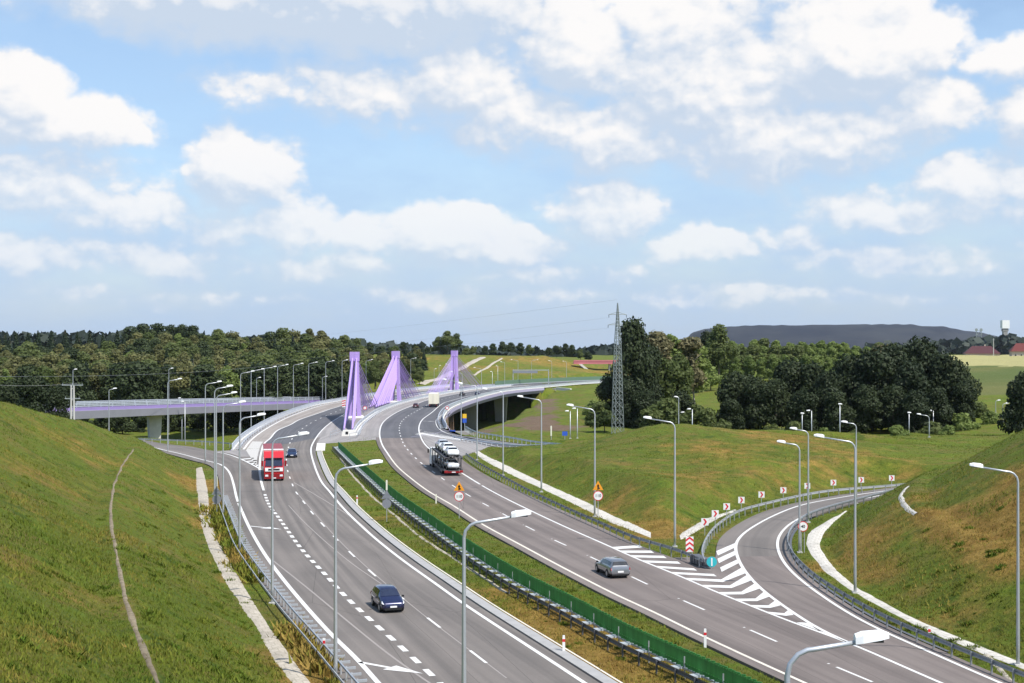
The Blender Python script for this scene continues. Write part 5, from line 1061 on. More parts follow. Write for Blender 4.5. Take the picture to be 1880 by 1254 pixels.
# car transporter with its load
def transporter():
    rz = heading(R1, 190); a = G(833, 874); f = np.array([-math.sin(rz), math.cos(rz)]); r = np.array([f[1], -f[0]])
    t = thing('car_transporter', 'two deck car transporter driving away loaded with pale cars', 'truck', (a[0], a[1], 0), rz)
    W = 1.26
    for s in (-1, 1):
        b = MB(); b.sweep(np.array([(s * 1.16, .2, .78), (s * 1.16, 5, .62), (s * 1.16, 13.2, .95)]), [(-.10, -.12), (.10, -.12), (.10, .12), (-.10, .12)]); b.build('lower_beam', M['frame_steel'], t)
        b = MB(); b.sweep(np.array([(s * 1.18, .1, 2.36), (s * 1.18, 6, 2.55), (s * 1.18, 13.6, 2.75)]), [(-.07, -.14), (.07, -.14), (.07, .14), (-.07, .14)]); b.build('upper_beam', M['frame_steel'], t)
        for y in (1.4, 4.2, 7.4, 10.4, 13.0): MB().box((s * 1.19, y, 1.65), (.13, .26, 1.8)).build('post', M['frame_steel'], t)
        MB().tube([(s * 1.19, 1.4, 1.0), (s * 1.19, 4.2, 2.4)], .06, 5).build('brace', M['frame_steel'], t); MB().tube([(s * 1.19, 7.4, 2.4), (s * 1.19, 10.4, .95)], .06, 5).build('brace', M['frame_steel'], t)
        for y in (3.5, 4.8, 14.0, 16.5): wheel(t, s * 1.0, y, .48, .36, s)
        MB().box((s * 1.02, .0, .62), (.42, .10, .22)).build('tail_light', M['lamp_red'], t)
        MB().box((s * 1.1, 4.2, 1.08), (.45, 2.9, .12)).build('mudguard', M['black'], t); MB().box((s * 1.42, 16.4, 2.2), (.2, .14, .6)).build('mirror', M['black'], t)
    MB().box((0, 6.5, .72), (2.2, 12.8, .08)).build('lower_deck', M['frame_steel'], t)
    for x in (-.78, .78): MB().sweep(np.array([(x, 0, 2.42), (x, 6, 2.60), (x, 13.6, 2.80)]), [(-.30, -.03), (.30, -.03), (.30, .03), (-.30, .03)]).build('upper_deck', M['frame_steel'], t)
    MB().box((0, .02, .52), (2.5, .16, .22)).build('rear_beam', M['truck_red_dark'], t); MB().box((0, -.07, .52), (.5, .02, .12)).build('number_plate', M['white'], t)
    MB().box((0, 15.6, 1.55), (2.45, 2.3, 2.3), 0, .94).build('cab', M['white'], t); MB().box((0, 14.0, .8), (1.0, 5.0, .3)).build('chassis', M['black'], t)
    P = lambda y, z: (a[0] + f[0] * y, a[1] + f[1] * y, z)
    gp = 'new cars loaded on the transporter'
    for y, z, st, pt, lb, rev in ((2.45, 2.47, 'saloon', 'white_car', 'white saloon at the tail of the transporter upper deck', 0), (7.0, 2.66, 'estate', 'white_car', 'white car in the middle of the transporter upper deck', 0), (11.4, 2.80, 'saloon', 'pearl', 'pale car at the front of the transporter upper deck', 0),
                                  (2.3, .775, 'saloon', 'pearl', 'silver white saloon on the lower deck at the transporter tail', 0), (7.0, .775, 'saloon', 'silver', 'silver car in the middle of the transporter lower deck', 0), (11.2, .775, 'estate', 'pearl', 'pale car at the front of the transporter lower deck', 0)):
        c = car('car', lb, st, pt, P(y, z), rz, group=gp)
        c.scale = (.93, 1, .97)
transporter()
for o in bpy.data.objects:
    if o.name.startswith('parked_car'): o.name = 'car'
# ---------------------------------------------------------------- trees: leaf-sized faces spread through the crown, tapered trunk with limbs
def leaf_cloud(name, lobes, n, size, seed, up=.25, droop=0.0, cone=None):
    rg = np.random.default_rng(seed)
    if cone is None:
        L = np.array(lobes, float); wgt = L[:, 3] ** 2 * (L[:, 4] / L[:, 3]) ** .5; wgt /= wgt.sum(); k = rg.choice(len(L), n, p=wgt)
        d = rg.normal(size=(n, 3)); d /= np.linalg.norm(d, axis=1)[:, None]
        rad = rg.uniform(.25, 1.0, n) ** .38
        clump = 1 + .16 * np.sin(d[:, 0] * 7 + k) * np.sin(d[:, 1] * 6 + 2 * k) * np.sin(d[:, 2] * 7 + k * 3)
        R3 = np.stack([L[k, 3], L[k, 3], L[k, 4]], 1); c = L[k, :3] + d * R3 * (rad * clump)[:, None]
        lobe_t = rg.random(len(L))[k]
    else:
        h0, h1, r = cone; u = rg.random(n) ** .75; z = h0 + (h1 - h0) * (1 - u); tier = np.abs(((1 - u) * 11) % 1 - .5) * 2
        rr = r * (u ** .9) * (.55 + .5 * tier) * rg.uniform(.35, 1.05, n) ** .5 + .1; th = rg.uniform(0, 2 * np.pi, n)
        rr = rr * (1 + .22 * np.sin(th * 5 + z * 1.3)); c = np.stack([rr * np.cos(th), rr * np.sin(th), z - rr * .22], 1); d = np.stack([np.cos(th), np.sin(th), .3 + 0 * th], 1); d /= np.linalg.norm(d, axis=1)[:, None]; lobe_t = (z * 3.7) % 1
    nrm = d * .9 + rg.normal(0, .55, (n, 3)) + [0, 0, up]; nrm /= np.linalg.norm(nrm, axis=1)[:, None]
    t = np.cross(nrm, rg.normal(size=(n, 3))); t /= np.linalg.norm(t, axis=1)[:, None]; b = np.cross(nrm, t)
    s = size * rg.uniform(.6, 1.35, n)[:, None]; asp = rg.uniform(.5, .85, n)[:, None]
    V = np.stack([c - t * s - b * s * asp * .2, c + b * s * asp - nrm * s * .15, c + t * s + b * s * asp * .15, c - b * s * asp * .9 + nrm * s * .1], 1).reshape(-1, 3)
    me = bpy.data.meshes.new(name); me.vertices.add(4 * n); me.vertices.foreach_set('co', V.ravel().astype(np.float32)); me.loops.add(4 * n); me.loops.foreach_set('vertex_index', np.arange(4 * n, dtype=np.int32))
    me.polygons.add(n); me.polygons.foreach_set('loop_start', np.arange(0, 4 * n, 4, dtype=np.int32)); me.update(calc_edges=True)
    tint = np.clip(.55 * lobe_t + .45 * rg.random(n), 0, 1); at = me.attributes.new('tint', 'FLOAT', 'FACE'); at.data.foreach_set('value', tint.astype(np.float32)); return me
def lobes_broad(h, w, seed, base=.18, k=15):
    rg = np.random.default_rng(seed); L = []
    for i in range(k):
        z = rg.uniform(base + .12, .93); rmax = w / 2 * (math.sin(min(1, (z - base + .12) / (1 - base)) * math.pi) ** .5) * .72; a = rg.uniform(0, 2 * math.pi); r = rmax * rg.uniform(.35, 1.12) ** .6
        q = w * rg.choice([.11, .15, .20, .27]); L.append((r * math.cos(a), r * math.sin(a), z * h, q, q * rg.uniform(.7, .95)))
    L.append((0, 0, h * .55, w * .33, h * .30)); return L
def trunk_mesh(h, r, limbs, seed):
    rg = np.random.default_rng(seed); b = MB(); lean = rg.normal(0, .03, 2) * h
    top = (lean[0], lean[1], h); b.tube([(0, 0, -.6), (0, 0, .3), (lean[0] * .4, lean[1] * .4, h * .45), top], [r * 1.35, r, r * .72, r * .22], 7)
    for i in range(limbs):
        z = rg.uniform(.30, .8) * h; a = rg.uniform(0, 2 * math.pi); l = h * rg.uniform(.14, .26); p = np.array([lean[0] * z / h, lean[1] * z / h, z]); e = p + [math.cos(a) * l, math.sin(a) * l, l * .8]
        b.tube([p, (p + e) / 2 + [0, 0, -.05 * l], e], [r * .4, r * .28, r * .1], 5)
    return b.mesh('trunk', True)
PROTO = {}
def proto(key, crown, trunk, leaf, bark='bark'): 
    crown.materials.append(M[leaf]); trunk.materials.append(M[bark]); PROTO[key] = (crown, trunk)
for i in range(3):
    proto('oak%d' % i, leaf_cloud('crown', lobes_broad(17, 14, 10 + i, .08, 22), 9500, .40, 20 + i), trunk_mesh(13, .42, 7, i), 'leaf_dark')
    proto('mid%d' % i, leaf_cloud('crown', lobes_broad(15, 10, 30 + i, .10, 24), 4600, .42, 40 + i), trunk_mesh(11, .3, 5, i + 5), 'leaf_mid')
    proto('olive%d' % i, leaf_cloud('crown', lobes_broad(14, 9, 50 + i, .10, 22), 4400, .40, 60 + i), trunk_mesh(10, .28, 5, i + 8), 'leaf_olive')
    proto('green%d' % i, leaf_cloud('crown', lobes_broad(16, 10, 130 + i, .10, 24), 4600, .42, 140 + i), trunk_mesh(11, .3, 5, i + 25), 'leaf_deep')
    proto('birch%d' % i, leaf_cloud('crown', lobes_broad(14, 6, 70 + i, .12, 20), 4000, .34, 80 + i, .1), trunk_mesh(12, .16, 6, i + 11), 'leaf_light', 'birch_bark')
    proto('bush%d' % i, leaf_cloud('crown', lobes_broad(4.5, 5, 90 + i, .0, 9), 1600, .26, 95 + i), trunk_mesh(3, .1, 4, i + 14), 'leaf_mid')
for i in range(2):
    proto('spruce%d' % i, leaf_cloud('crown', None, 3000, .42, 100 + i, cone=(2.2, 19, 3.2)), trunk_mesh(18, .24, 0, i + 17), 'needle')
    proto('dry%d' % i, leaf_cloud('crown', lobes_broad(15, 7, 110 + i, .12, 13), 3200, .34, 115 + i), trunk_mesh(12, .2, 6, i + 19), 'leaf_brown', 'birch_bark')
    proto('thicket%d' % i, leaf_cloud('crown', lobes_broad(4.5, 5, 190 + i, .0, 9), 1500, .24, 195 + i), trunk_mesh(3, .1, 4, i + 34), 'leaf_light')
HREF = dict(oak=17, mid=15, olive=14, green=16, birch=14, bush=4.5, spruce=19, dry=15, thicket=4.5)
KINDNAME = dict(oak='oak_tree', mid='broadleaf_tree', olive='broadleaf_tree', green='broadleaf_tree', birch='birch_tree', bush='bush', spruce='spruce_tree', dry='birch_tree', thicket='bush')
def tree(key, x, y, h, label, group, wide=1.0, z=None, cat=None):
    kind = key.rstrip('0123456789'); c, tr = PROTO[key]; g = hz(x, y) if z is None else z; s = h / HREF[kind]
    t = thing(KINDNAME[kind], label, cat or ('bush' if kind in ('bush', 'thicket') else 'tree'), (x, y, g - .1), random.uniform(0, 6.28), group); t.scale = (s * wide, s * wide, s)
    link('trunk', tr, None, t); link('crown', c, None, t); return t
rnd = random.Random(11)
# --- the wood on the rise behind the flyover: rows from the valley edge up to the skyline
SKY = np.array([(-120, 615), (0, 613), (60, 609), (130, 606), (200, 609), (235, 600), (270, 594), (330, 593), (365, 600), (378, 611), (405, 602), (430, 606), (450, 617), (480, 615), (510, 606), (560, 601), (590, 606), (610, 622), (640, 616), (665, 625), (700, 634), (742, 629), (780, 636)], float)
spans = ((-130, 70, 'beside the power pole'), (70, 200, 'behind the concrete power pole'), (200, 330, 'behind the flyover pier'), (330, 450, 'behind the slip road lamps'), (450, 560, 'behind the parapet lamps'), (560, 660, 'behind the first lilac pylon'), (660, 800, 'between first and second pylon'))
buckets = {}
def ordw(k): 
    w = ['first', 'second', 'third', 'fourth', 'fifth', 'sixth', 'seventh', 'eighth', 'ninth', 'tenth', 'eleventh', 'twelfth']; return w[k] if k < 12 else 'number %d' % (k + 1)
plan = []
for row, (Y, pxa, pxb, gap) in enumerate(((442, -40, 640, 34), (480, -60, 700, 33), (525, -70, 745, 31), (575, -90, 760, 30), (630, -100, 770, 29), (690, -110, 780, 27), (760, -120, 790, 24))):
    px = pxa + rnd.uniform(0, gap)
    while px < pxb:
        y = Y + rnd.uniform(-14, 14); sky = np.interp(px, SKY[:, 0], SKY[:, 1]); yt = sky + (0, 1, 1)[min(row, 2)]
        f = (6 - row) / 6; tgt = sky + 4 + f * (668 - sky) * .95 + rnd.uniform(-4, 4)
        if row == 6: tgt = sky + rnd.uniform(-2, 3)
        x = (px - CX) * y / FOC; ztop = EYE - (tgt - YH) * y / FOC; hgt = rnd.uniform(14, 20)
        if px > 640: hgt = rnd.uniform(9, 13)
        conif = (row >= 5 and px < 230 and rnd.random() < .75) or rnd.random() < .06
        pale = row < 6 and rnd.random() < (.32 if 380 < px < 620 else .22)
        dark = (row == 6 and 235 < px < 370) or row == 0 and rnd.random() < .7 or rnd.random() < .22
        kd = 'spruce' if conif else 'green' if dark else 'birch' if pale and rnd.random() < .35 else 'olive' if rnd.random() < .62 else 'mid'
        nm = {'spruce': 'dark pointed spruce', 'green': 'dark green tree', 'olive': 'olive green tree', 'mid': 'mid green tree', 'birch': 'pale green birch'}[kd]
        sp = next(s for s in spans if s[0] <= px < s[1] or s is spans[-1])
        rw = ('at the valley edge', 'low on the rise', 'low on the rise', 'halfway up the rise', 'halfway up the rise', 'below the skyline', 'on the skyline')[row]
        plan.append((px, kd, x, y, ztop, hgt, nm, rw, sp[2])); px += gap * rnd.uniform(.75, 1.25)
plan.sort(key=lambda q: q[0])
for px, kd, x, y, ztop, hgt, nm, rw, sp in plan:
    k = buckets.setdefault((nm, rw, sp), 0); buckets[(nm, rw, sp)] += 1
    tree(kd + str(rnd.randrange(2 if kd == 'spruce' else 3)), x, y, hgt, '%s %s %s%s' % (nm, rw, sp, '' if k == 0 else ', %s of these' % ordw(k)), 'trees of the wood behind the flyover', rnd.uniform(.9, 1.4), z=ztop - hgt)
# dark trees before the flyover end and at the valley edge
for px, Y, tp, h, lb in ((60, 250, 695, 10, 'dark bushy tree at the crest of the green slope before the power pole'), (105, 256, 712, 8, 'dark tree touching the concrete power pole at the slope crest'), (20, 262, 705, 10, 'dark tree at the slope crest by the picture edge')):
    c = D(px, tp, Y); tree('oak%d' % rnd.randrange(3), c[0], Y, h, lb, 'dark trees at the crest of the slope', 1.0, z=c[2] - h)
k = 0
for px, Y, tp, h in ((150, 345, 745, 8), (190, 352, 742, 8), (225, 360, 744, 9), (255, 372, 742, 9), (300, 375, 742, 9), (330, 380, 741, 9), (365, 385, 742, 9), (400, 390, 742, 9), (430, 395, 741, 9), (462, 400, 743, 9), (120, 340, 748, 8), (500, 430, 740, 9)):
    c = D(px, tp, Y); tree('green%d' % rnd.randrange(3), c[0], Y, h, 'dark tree seen under the flyover girder, %s from the power pole' % ordw(k), 'dark trees under the flyover', 1.15, z=c[2] - h); k += 1
k = 0
for px, Y, tp, h in ((665, 560, 668, 10), (690, 575, 664, 10), (715, 585, 664, 10), (738, 600, 662, 9), (758, 610, 668, 8), (770, 600, 676, 7)):
    c = D(px, tp, Y); tree('mid%d' % rnd.randrange(3), c[0], Y, h, 'green tree on the bank behind the middle pylon, %s from the first pylon' % ordw(k), 'trees on the bank behind the pylons', 1.1, z=c[2] - h); k += 1
# --- hill line beyond the bridge
k = 0
for px, tp, h, Y, key in ((822, 608, 12, 860, 'mid0'), (805, 616, 11, 865, 'mid1'), (838, 614, 11, 870, 'mid2'), (740, 627, 8, 900, 'green0'), (762, 631, 7, 905, 'green1'), (785, 636, 6, 900, 'green2'), (775, 630, 7, 930, 'spruce0'), (868, 634, 7, 900, 'mid1'), (890, 634, 7, 930, 'green1'), (905, 630, 8, 950, 'green0'), (922, 627, 9, 960, 'green2'), (938, 628, 9, 965, 'green1'), (955, 629, 9, 970, 'green0'), (972, 633, 8, 960, 'mid0'), (990, 637, 7, 950, 'spruce1'), (1008, 638, 7, 940, 'green2'), (1022, 634, 8, 950, 'green1'), (1038, 630, 9, 945, 'green0'), (1050, 633, 8, 940, 'green2'), (1066, 642, 7, 930, 'mid2'), (1080, 645, 7, 930, 'green1'), (855, 640, 5, 880, 'bush0')):
    c = D(px, tp, Y); nm = 'large spreading tree on the hill top above the third pylon' if k == 0 else 'tree on the far hill line, %s from the large hill top tree' % ordw(k) if k > 6 or k in (1, 2) else 'tree on the hill line above the second pylon, %s there' % ordw(k - 3)
    tree(key, c[0], Y, h, nm, 'trees on the hill line beyond the bridge', 1.25, z=c[2] - h); k += 1
# --- clump beside the electricity pylon and the oaks behind the mound
for px, tp, Y, h, key, wd, lb in ((1160, 594, 300, 22, 'oak0', .62, 'tallest dark tree right behind the lattice pylon'), (1122, 690, 305, 11, 'oak1', 1.0, 'dark low tree at the foot of the lattice pylon, bridge side'), (1150, 700, 288, 11, 'oak2', .9, 'dark tree behind the lattice pylon legs'), (1185, 720, 285, 9, 'oak1', 1.1, 'dark bushy tree past the lattice pylon legs'),
                                   (1205, 602, 345, 20, 'dry0', 1.2, 'brownish birch crown next to the tallest dark tree'), (1232, 606, 350, 19, 'birch0', 1.2, 'pale birch in the middle of the tall clump'), (1258, 600, 352, 20, 'dry1', 1.15, 'brownish birch at the outer end of the tall clump'), (1275, 612, 356, 19, 'birch2', 1.1, 'pale birch at the outer end of the tall clump'), (1215, 650, 330, 14, 'mid1', 1.0, 'mid green tree low in the tall clump'), (1190, 640, 320, 15, 'oak2', .7, 'dark tree between tallest tree and brownish birch'), (1245, 652, 335, 13, 'mid0', 1.0, 'mid green tree in front of the pale birches'),
                                   (1320, 602, 460, 17, 'mid2', 1.0, 'round olive tree in front of the spoil heap start'), (1298, 612, 465, 15, 'oak0', .7, 'dark round tree in front of the spoil heap start'),
                                   (1350, 690, 285, 13, 'oak1', .95, 'dark oak standing apart at the clearing edge'), (1372, 694, 290, 12, 'oak0', .9, 'dark oak at the clearing edge, second one'), (1392, 700, 280, 11, 'oak2', .9, 'dark oak at the clearing edge, third one'), (1340, 735, 276, 7, 'oak2', 1.1, 'low dark tree at the foot of the clearing oaks'),
                                   (1452, 668, 285, 15, 'oak2', .85, 'dark oak where the row of big oaks begins'), (1490, 672, 282, 14, 'oak0', .85, 'dark oak, second of the big oak row'), (1520, 688, 276, 13, 'oak1', .85, 'lower dark oak in front of the big oak row'), (1560, 660, 284, 16, 'oak1', .9, 'dark oak, third of the big oak row'), (1602, 650, 280, 17, 'oak2', .9, 'dark oak in the middle of the big oak row'), (1640, 640, 290, 18, 'oak0', .85, 'tall dark oak beside the thin distant mast'), (1690, 630, 292, 19, 'oak1', .85, 'tallest dark oak of the big oak row'), (1672, 672, 276, 14, 'oak2', .9, 'dark oak in front of the tallest oak'), (1730, 655, 285, 17, 'oak0', .8, 'dark oak, last but one of the big oak row'), (1757, 670, 282, 15, 'oak1', .75, 'dark oak at the field end of the big oak row'), (1720, 715, 270, 10, 'oak0', .9, 'low dark oak in front of the row end'), (1590, 712, 270, 10, 'oak1', 1.0, 'low dark oak in front of the row middle'), (1425, 700, 278, 11, 'oak0', 1.0, 'low dark oak filling the gap before the big oak row'), (1475, 722, 270, 9, 'oak2', 1.1, 'low dark oak at the start of the big oak row'), (1535, 722, 268, 9, 'oak0', 1.1, 'low dark oak behind the tallest thin lamp'), (1640, 712, 270, 10, 'oak0', 1.1, 'low dark oak below the tall mast oak'), (1680, 722, 266, 9, 'oak1', 1.1, 'low dark oak behind the bent arm lamp'), (1578, 668, 292, 15, 'oak0', 1.0, 'dark oak set back between third and middle oak'), (1625, 662, 296, 16, 'oak1', 1.0, 'dark oak set back beside the mast oak'), (1705, 650, 298, 17, 'oak2', 1.0, 'dark oak set back behind the tallest oak'), (1770, 705, 276, 9, 'oak2', .9, 'low dark oak on the field edge'),
                                   (1620, 628, 330, 17, 'dry0', 1.4, 'brownish crown rising behind the oak row'), (1650, 625, 335, 17, 'dry1', 1.3, 'brownish green crown behind the tall oaks'), (1885, 690, 240, 13, 'oak0', .8, 'dark tree cut by the picture edge beside the dry slope')):
    c = D(px, tp, Y); g = hz(c[0], Y); hh = max(h, c[2] - g) if lb.startswith(('tall', 'dark oak')) else h
    tree(key, c[0], Y, h, lb, 'trees beyond the mound', wd, z=c[2] - h)
k = 0
for row, (Y, tp0, h) in enumerate(((500, 652, 11), (525, 636, 13), (550, 624, 14))):
    px = 1275 + row * 8
    while px < 1640:
        t_ = tp0 + (8 if px > 1560 else 0) + (14 - 14 * min(1, (px - 1275) / 70)) + rnd.uniform(-3, 3); c = D(px, t_, Y)
        tree(rnd.choice(('birch0', 'birch1', 'birch2', 'birch1', 'mid0')), c[0], Y, h, 'pale birch in the %s row of the young birch wood, %s from pylon' % (('front', 'middle', 'back')[row], ordw(k)), 'young birch wood behind the oaks', 1.15, z=c[2] - h); k += 1; px += rnd.uniform(17, 24)
    k = 0
for k, (px, tp, Y, h, key) in enumerate(((1262, 690, 440, 6, 'thicket0'), (1285, 680, 445, 7, 'thicket1'), (1305, 675, 450, 8, 'thicket0'), (1240, 695, 430, 6, 'thicket1'), (1220, 700, 420, 5, 'thicket0'), (1228, 735, 276, 6, 'bush0'), (1250, 722, 285, 8, 'oak1'), (1275, 742, 272, 5, 'bush1'), (1200, 742, 274, 5, 'bush2'), (1300, 752, 268, 4, 'bush0'), (1325, 768, 262, 3.5, 'bush2'), (1110, 752, 272, 4, 'bush1'), (1100, 740, 290, 5, 'bush0'), (1090, 735, 330, 5, 'thicket1'), (1420, 778, 262, 3, 'bush1'), (1460, 775, 262, 3, 'bush0'), (1515, 786, 250, 2.5, 'thicket0'), (1570, 790, 248, 2.5, 'bush2'), (1650, 785, 252, 3.5, 'thicket1'), (1710, 780, 258, 4, 'bush1'), (1770, 770, 268, 5, 'thicket0'), (1800, 765, 300, 5, 'bush0'), (1820, 772, 280, 4, 'thicket1'), (1740, 795, 250, 3, 'thicket0'))):
    c = D(px, tp, Y); tree(key, c[0], Y, h, ('pale green' if key.startswith('th') else 'dark green') + ' bush beyond the mound, %s counted from the clearing' % ordw(k), 'bushes beyond the mound', 1.2, z=max(c[2] - h, hz(c[0], Y) - h * .4), cat='bush')
# --- distant woods that read as masses
def far_mass(name, pts, Y, n, size, h, seed, label):
    rg = np.random.default_rng(seed); P = np.array(pts, float); px = rg.uniform(P[0, 0], P[-1, 0], n); top = np.interp(px, P[:, 0], P[:, 1]) + (vnoise(px, px * 0, 7, seed) - .5) * 4 + (vnoise(px, px * 0, 2.5, seed + 1) - .5) * 3
    yy = Y + rg.uniform(-.04, .04, n) * Y; u = rg.random(n) ** .8; x = (px - CX) * yy / FOC; zt = EYE - (top - YH) * Y / FOC; z = zt - u * h
    c = np.stack([x, yy, z], 1); d = rg.normal(size=(n, 3)) + [0, -.6, .5]; d /= np.linalg.norm(d, axis=1)[:, None]; t = np.cross(d, rg.normal(size=(n, 3))); t /= np.linalg.norm(t, axis=1)[:, None]; b = np.cross(d, t); s = size * rg.uniform(.6, 1.3, n)[:, None]
    V = np.stack([c - t * s, c + b * s, c + t * s, c - b * s], 1).reshape(-1, 3); me = bpy.data.meshes.new(name); me.from_pydata([tuple(v) for v in V], [], [tuple(range(4 * i, 4 * i + 4)) for i in range(n)])
    at = me.attributes.new('tint', 'FLOAT', 'FACE'); at.data.foreach_set('value', rg.random(n).astype(np.float32)); me.update(); o = link(name, me, M['far_wood']); tag(o, label, 'wood', None, 'stuff')
far_mass('distant_wood', [(1590, 636), (1640, 633), (1700, 630), (1760, 628), (1800, 624), (1840, 620), (1870, 622), (1960, 624)], 2100, 3800, 7, 34, 1, 'distant dark wood in front of the mine tower')
far_mass('distant_wood', [(1040, 648), (1075, 643), (1100, 638), (1120, 634), (1160, 636), (1200, 640), (1300, 642)], 1700, 1800, 6, 26, 2, 'far blue wooded hill behind the red overpass')
far_mass('distant_wood', [(-200, 616), (0, 615), (200, 612), (400, 620), (600, 624), (760, 636), (860, 640), (1000, 642), (1080, 647)], 1300, 6000, 5, 22, 3, 'dark wood closing the skyline behind the bridge')
# ---------------------------------------------------------------- grass tufts, weeds
def tufts(name, X, Y, Z, size, colors, label, seed, blades=3, lean=.5, wide=1.0):
    rg = np.random.default_rng(seed); n = len(X); vs = np.empty((n * blades, 3, 3)); 
    for k in range(blades):
        a = rg.uniform(0, 2 * np.pi, n); s = size * rg.uniform(.55, 1.4, n); w = s * rg.uniform(.10, .22, n) * wide; ox = rg.normal(0, .5, n) * s; oy = rg.normal(0, .5, n) * s; ln = rg.normal(0, lean, (n, 2)) * s[:, None]
        bx = X + ox; by = Y + oy; dx = np.cos(a) * w; dy = np.sin(a) * w
        vs[k::blades, 0] = np.stack([bx - dx, by - dy, Z - .03], 1); vs[k::blades, 1] = np.stack([bx + dx, by + dy, Z - .03], 1); vs[k::blades, 2] = np.stack([bx + ln[:, 0], by + ln[:, 1], Z + s], 1)
    N_ = n * blades; me = bpy.data.meshes.new(name); me.vertices.add(3 * N_); me.vertices.foreach_set('co', vs.ravel().astype(np.float32)); me.loops.add(3 * N_); me.loops.foreach_set('vertex_index', np.arange(3 * N_, dtype=np.int32)); me.polygons.add(N_); me.polygons.foreach_set('loop_start', np.arange(0, 3 * N_, 3, dtype=np.int32)); me.update(calc_edges=True)
    at = me.attributes.new('tint', 'FLOAT', 'FACE'); at.data.foreach_set('value', np.repeat(colors, blades).astype(np.float32)); return me
def grassmat(name, c1, c2, c3):
    m, N, b = base_mat(name); at = N.n('ShaderNodeAttribute', attribute_name='tint').outputs['Fac']; cr2 = N.n('ShaderNodeValToRGB'); N.set(cr2.inputs[0], at); e = cr2.color_ramp.elements; e[0].color = c4(c1); e[0].position = 0; e[1].color = c4(c3); e[1].position = 1; k = e.new(.5); k.color = c4(c2)
    N.set(b.inputs['Base Color'], cr2.outputs[0]); b.inputs['Roughness'].default_value = .8; b.inputs['Specular IOR Level'].default_value = .15; return m
M['tuft'] = grassmat('tuft', (.066, .110, .010), (.130, .146, .018), (.260, .172, .045)); M['flower'] = grassmat('flower', (.11, .13, .02), (.34, .26, .02), (.50, .36, .02))
rg = np.random.default_rng(5); n = 250000
az = rg.uniform(R(-22), R(22), n); rr = np.exp(rg.uniform(np.log(42), np.log(270), n)); X = rr * np.sin(az); Y = rr * np.cos(az)
ok = np.ones(n, bool)
for P in CARVE: ok &= dist_poly(X, Y, P) > .25
ok &= ~((X > -36) & (X < -10) & (Y > 262)) & ~((X < -30) & (Y > 232) & (X > -62)); X, Y = X[ok], Y[ok]
for o in [q for q in bpy.data.objects if q.name.startswith('drain_')]:
    pass
Z = ground_h(X, Y); dr = dryness(X, Y); col = np.clip(.02 + .62 * vnoise(X, Y, 3, 3) + .12 * rg.normal(size=len(X)) + dr * .55 * (vnoise(X, Y, 3, 8) + .35), 0, 1)
dl = np.full(len(X), 1e9)
for A_, B_ in ((line([(535, 1254), (473, 1157), (402, 1047), (367, 955), (362, 912), (359, 860)]), line([(574.5, 1254), (490, 1140), (422, 1027), (386, 930), (380.7, 890), (372, 857)])), (line([(1880, 1216), (1705, 1146), (1569, 1073), (1507, 1000), (1522, 968), (1556, 938)]), line([(1863, 1222), (1698, 1157), (1526, 1060), (1480, 1003), (1483, 977), (1552, 938)])), (cr(g2((1195, 976), (1061, 914), (927, 852), (862, 810))), cr(g2((1195, 987), (1061, 929), (927, 866), (862, 817))))):
    dl = np.minimum(dl, dist_poly(X, Y, np.vstack([A_, B_[::-1]])))
for F_ in (CHAN,): dl = np.minimum(dl, dist_line(X, Y, F_) - .12)
k = dl > .1; X, Y, Z, col = X[k], Y[k], Z[k], col[k]
sz = np.clip(.06 + .09 * vnoise(X, Y, 4, 12) + .07 * (rg.random(len(X)) ** 3), .05, .25)
me = tufts('grass', X, Y, Z, sz, col, '', 6); o = link('grass', me, M['tuft']); tag(o, 'rough meadow grass covering slopes and verges', 'grass', None, 'stuff')
# taller weeds: yellow flowering along the slip road guardrail, dark clumps on the slopes
C = cr(g2((640, 1254), (574, 1170), (512, 1100), (470, 1050), (425, 975), (400, 930)), .5); m_ = 9000; i = rg.integers(0, len(C), m_); s_ = rg.normal(-.5, .5, m_); P = C[i] + off(C, 1.0)[i] * 0; Nn = (off(C, 1.0) - C[:, :2])[i]; X = C[i, 0] + Nn[:, 0] * s_; Y = C[i, 1] + Nn[:, 1] * s_ + rg.normal(0, .3, m_)
q = (vnoise(X, Y, 3.5, 44) > .36) & (dist_line(X, Y, line([(574.5, 1254), (529, 1193.5), (490, 1140), (453, 1080.6), (422, 1027), (396, 980), (386, 930)])) > .45) & (dist_poly(X, Y, CARVE[1]) > .3); X, Y = X[q], Y[q]; Z = ground_h(X, Y); col = np.clip(.25 + .75 * vnoise(X, Y, 4, 50) + rg.normal(0, .15, len(X)), 0, 1)
me = tufts('weeds', X, Y, Z, .28 + .36 * rg.random(len(X)), col, '', 7, 4, .5, 1.3); o = link('weeds', me, M['tuft']); tag(o, 'tall dry weeds along the slip road guardrail', 'weeds', None, 'stuff')
q = vnoise(X, Y, 5.0, 61) > .62; Xf, Yf, Zf = X[q], Y[q], Z[q]; me = tufts('flowers', Xf, Yf, Zf + .32, .10 + .06 * rg.random(len(Xf)), rg.random(len(Xf)), '', 8, 6, .9); o = link('flowers', me, M['flower']); tag(o, 'yellow flower heads on the weeds beside the guardrail', 'flowers', None, 'stuff')
def clumps(n, box, sz, seed, col0):
    rg = np.random.default_rng(seed); cx = rg.uniform(box[0], box[1], n); cy = rg.uniform(box[2], box[3], n); return cx, cy
cx, cy = [], []
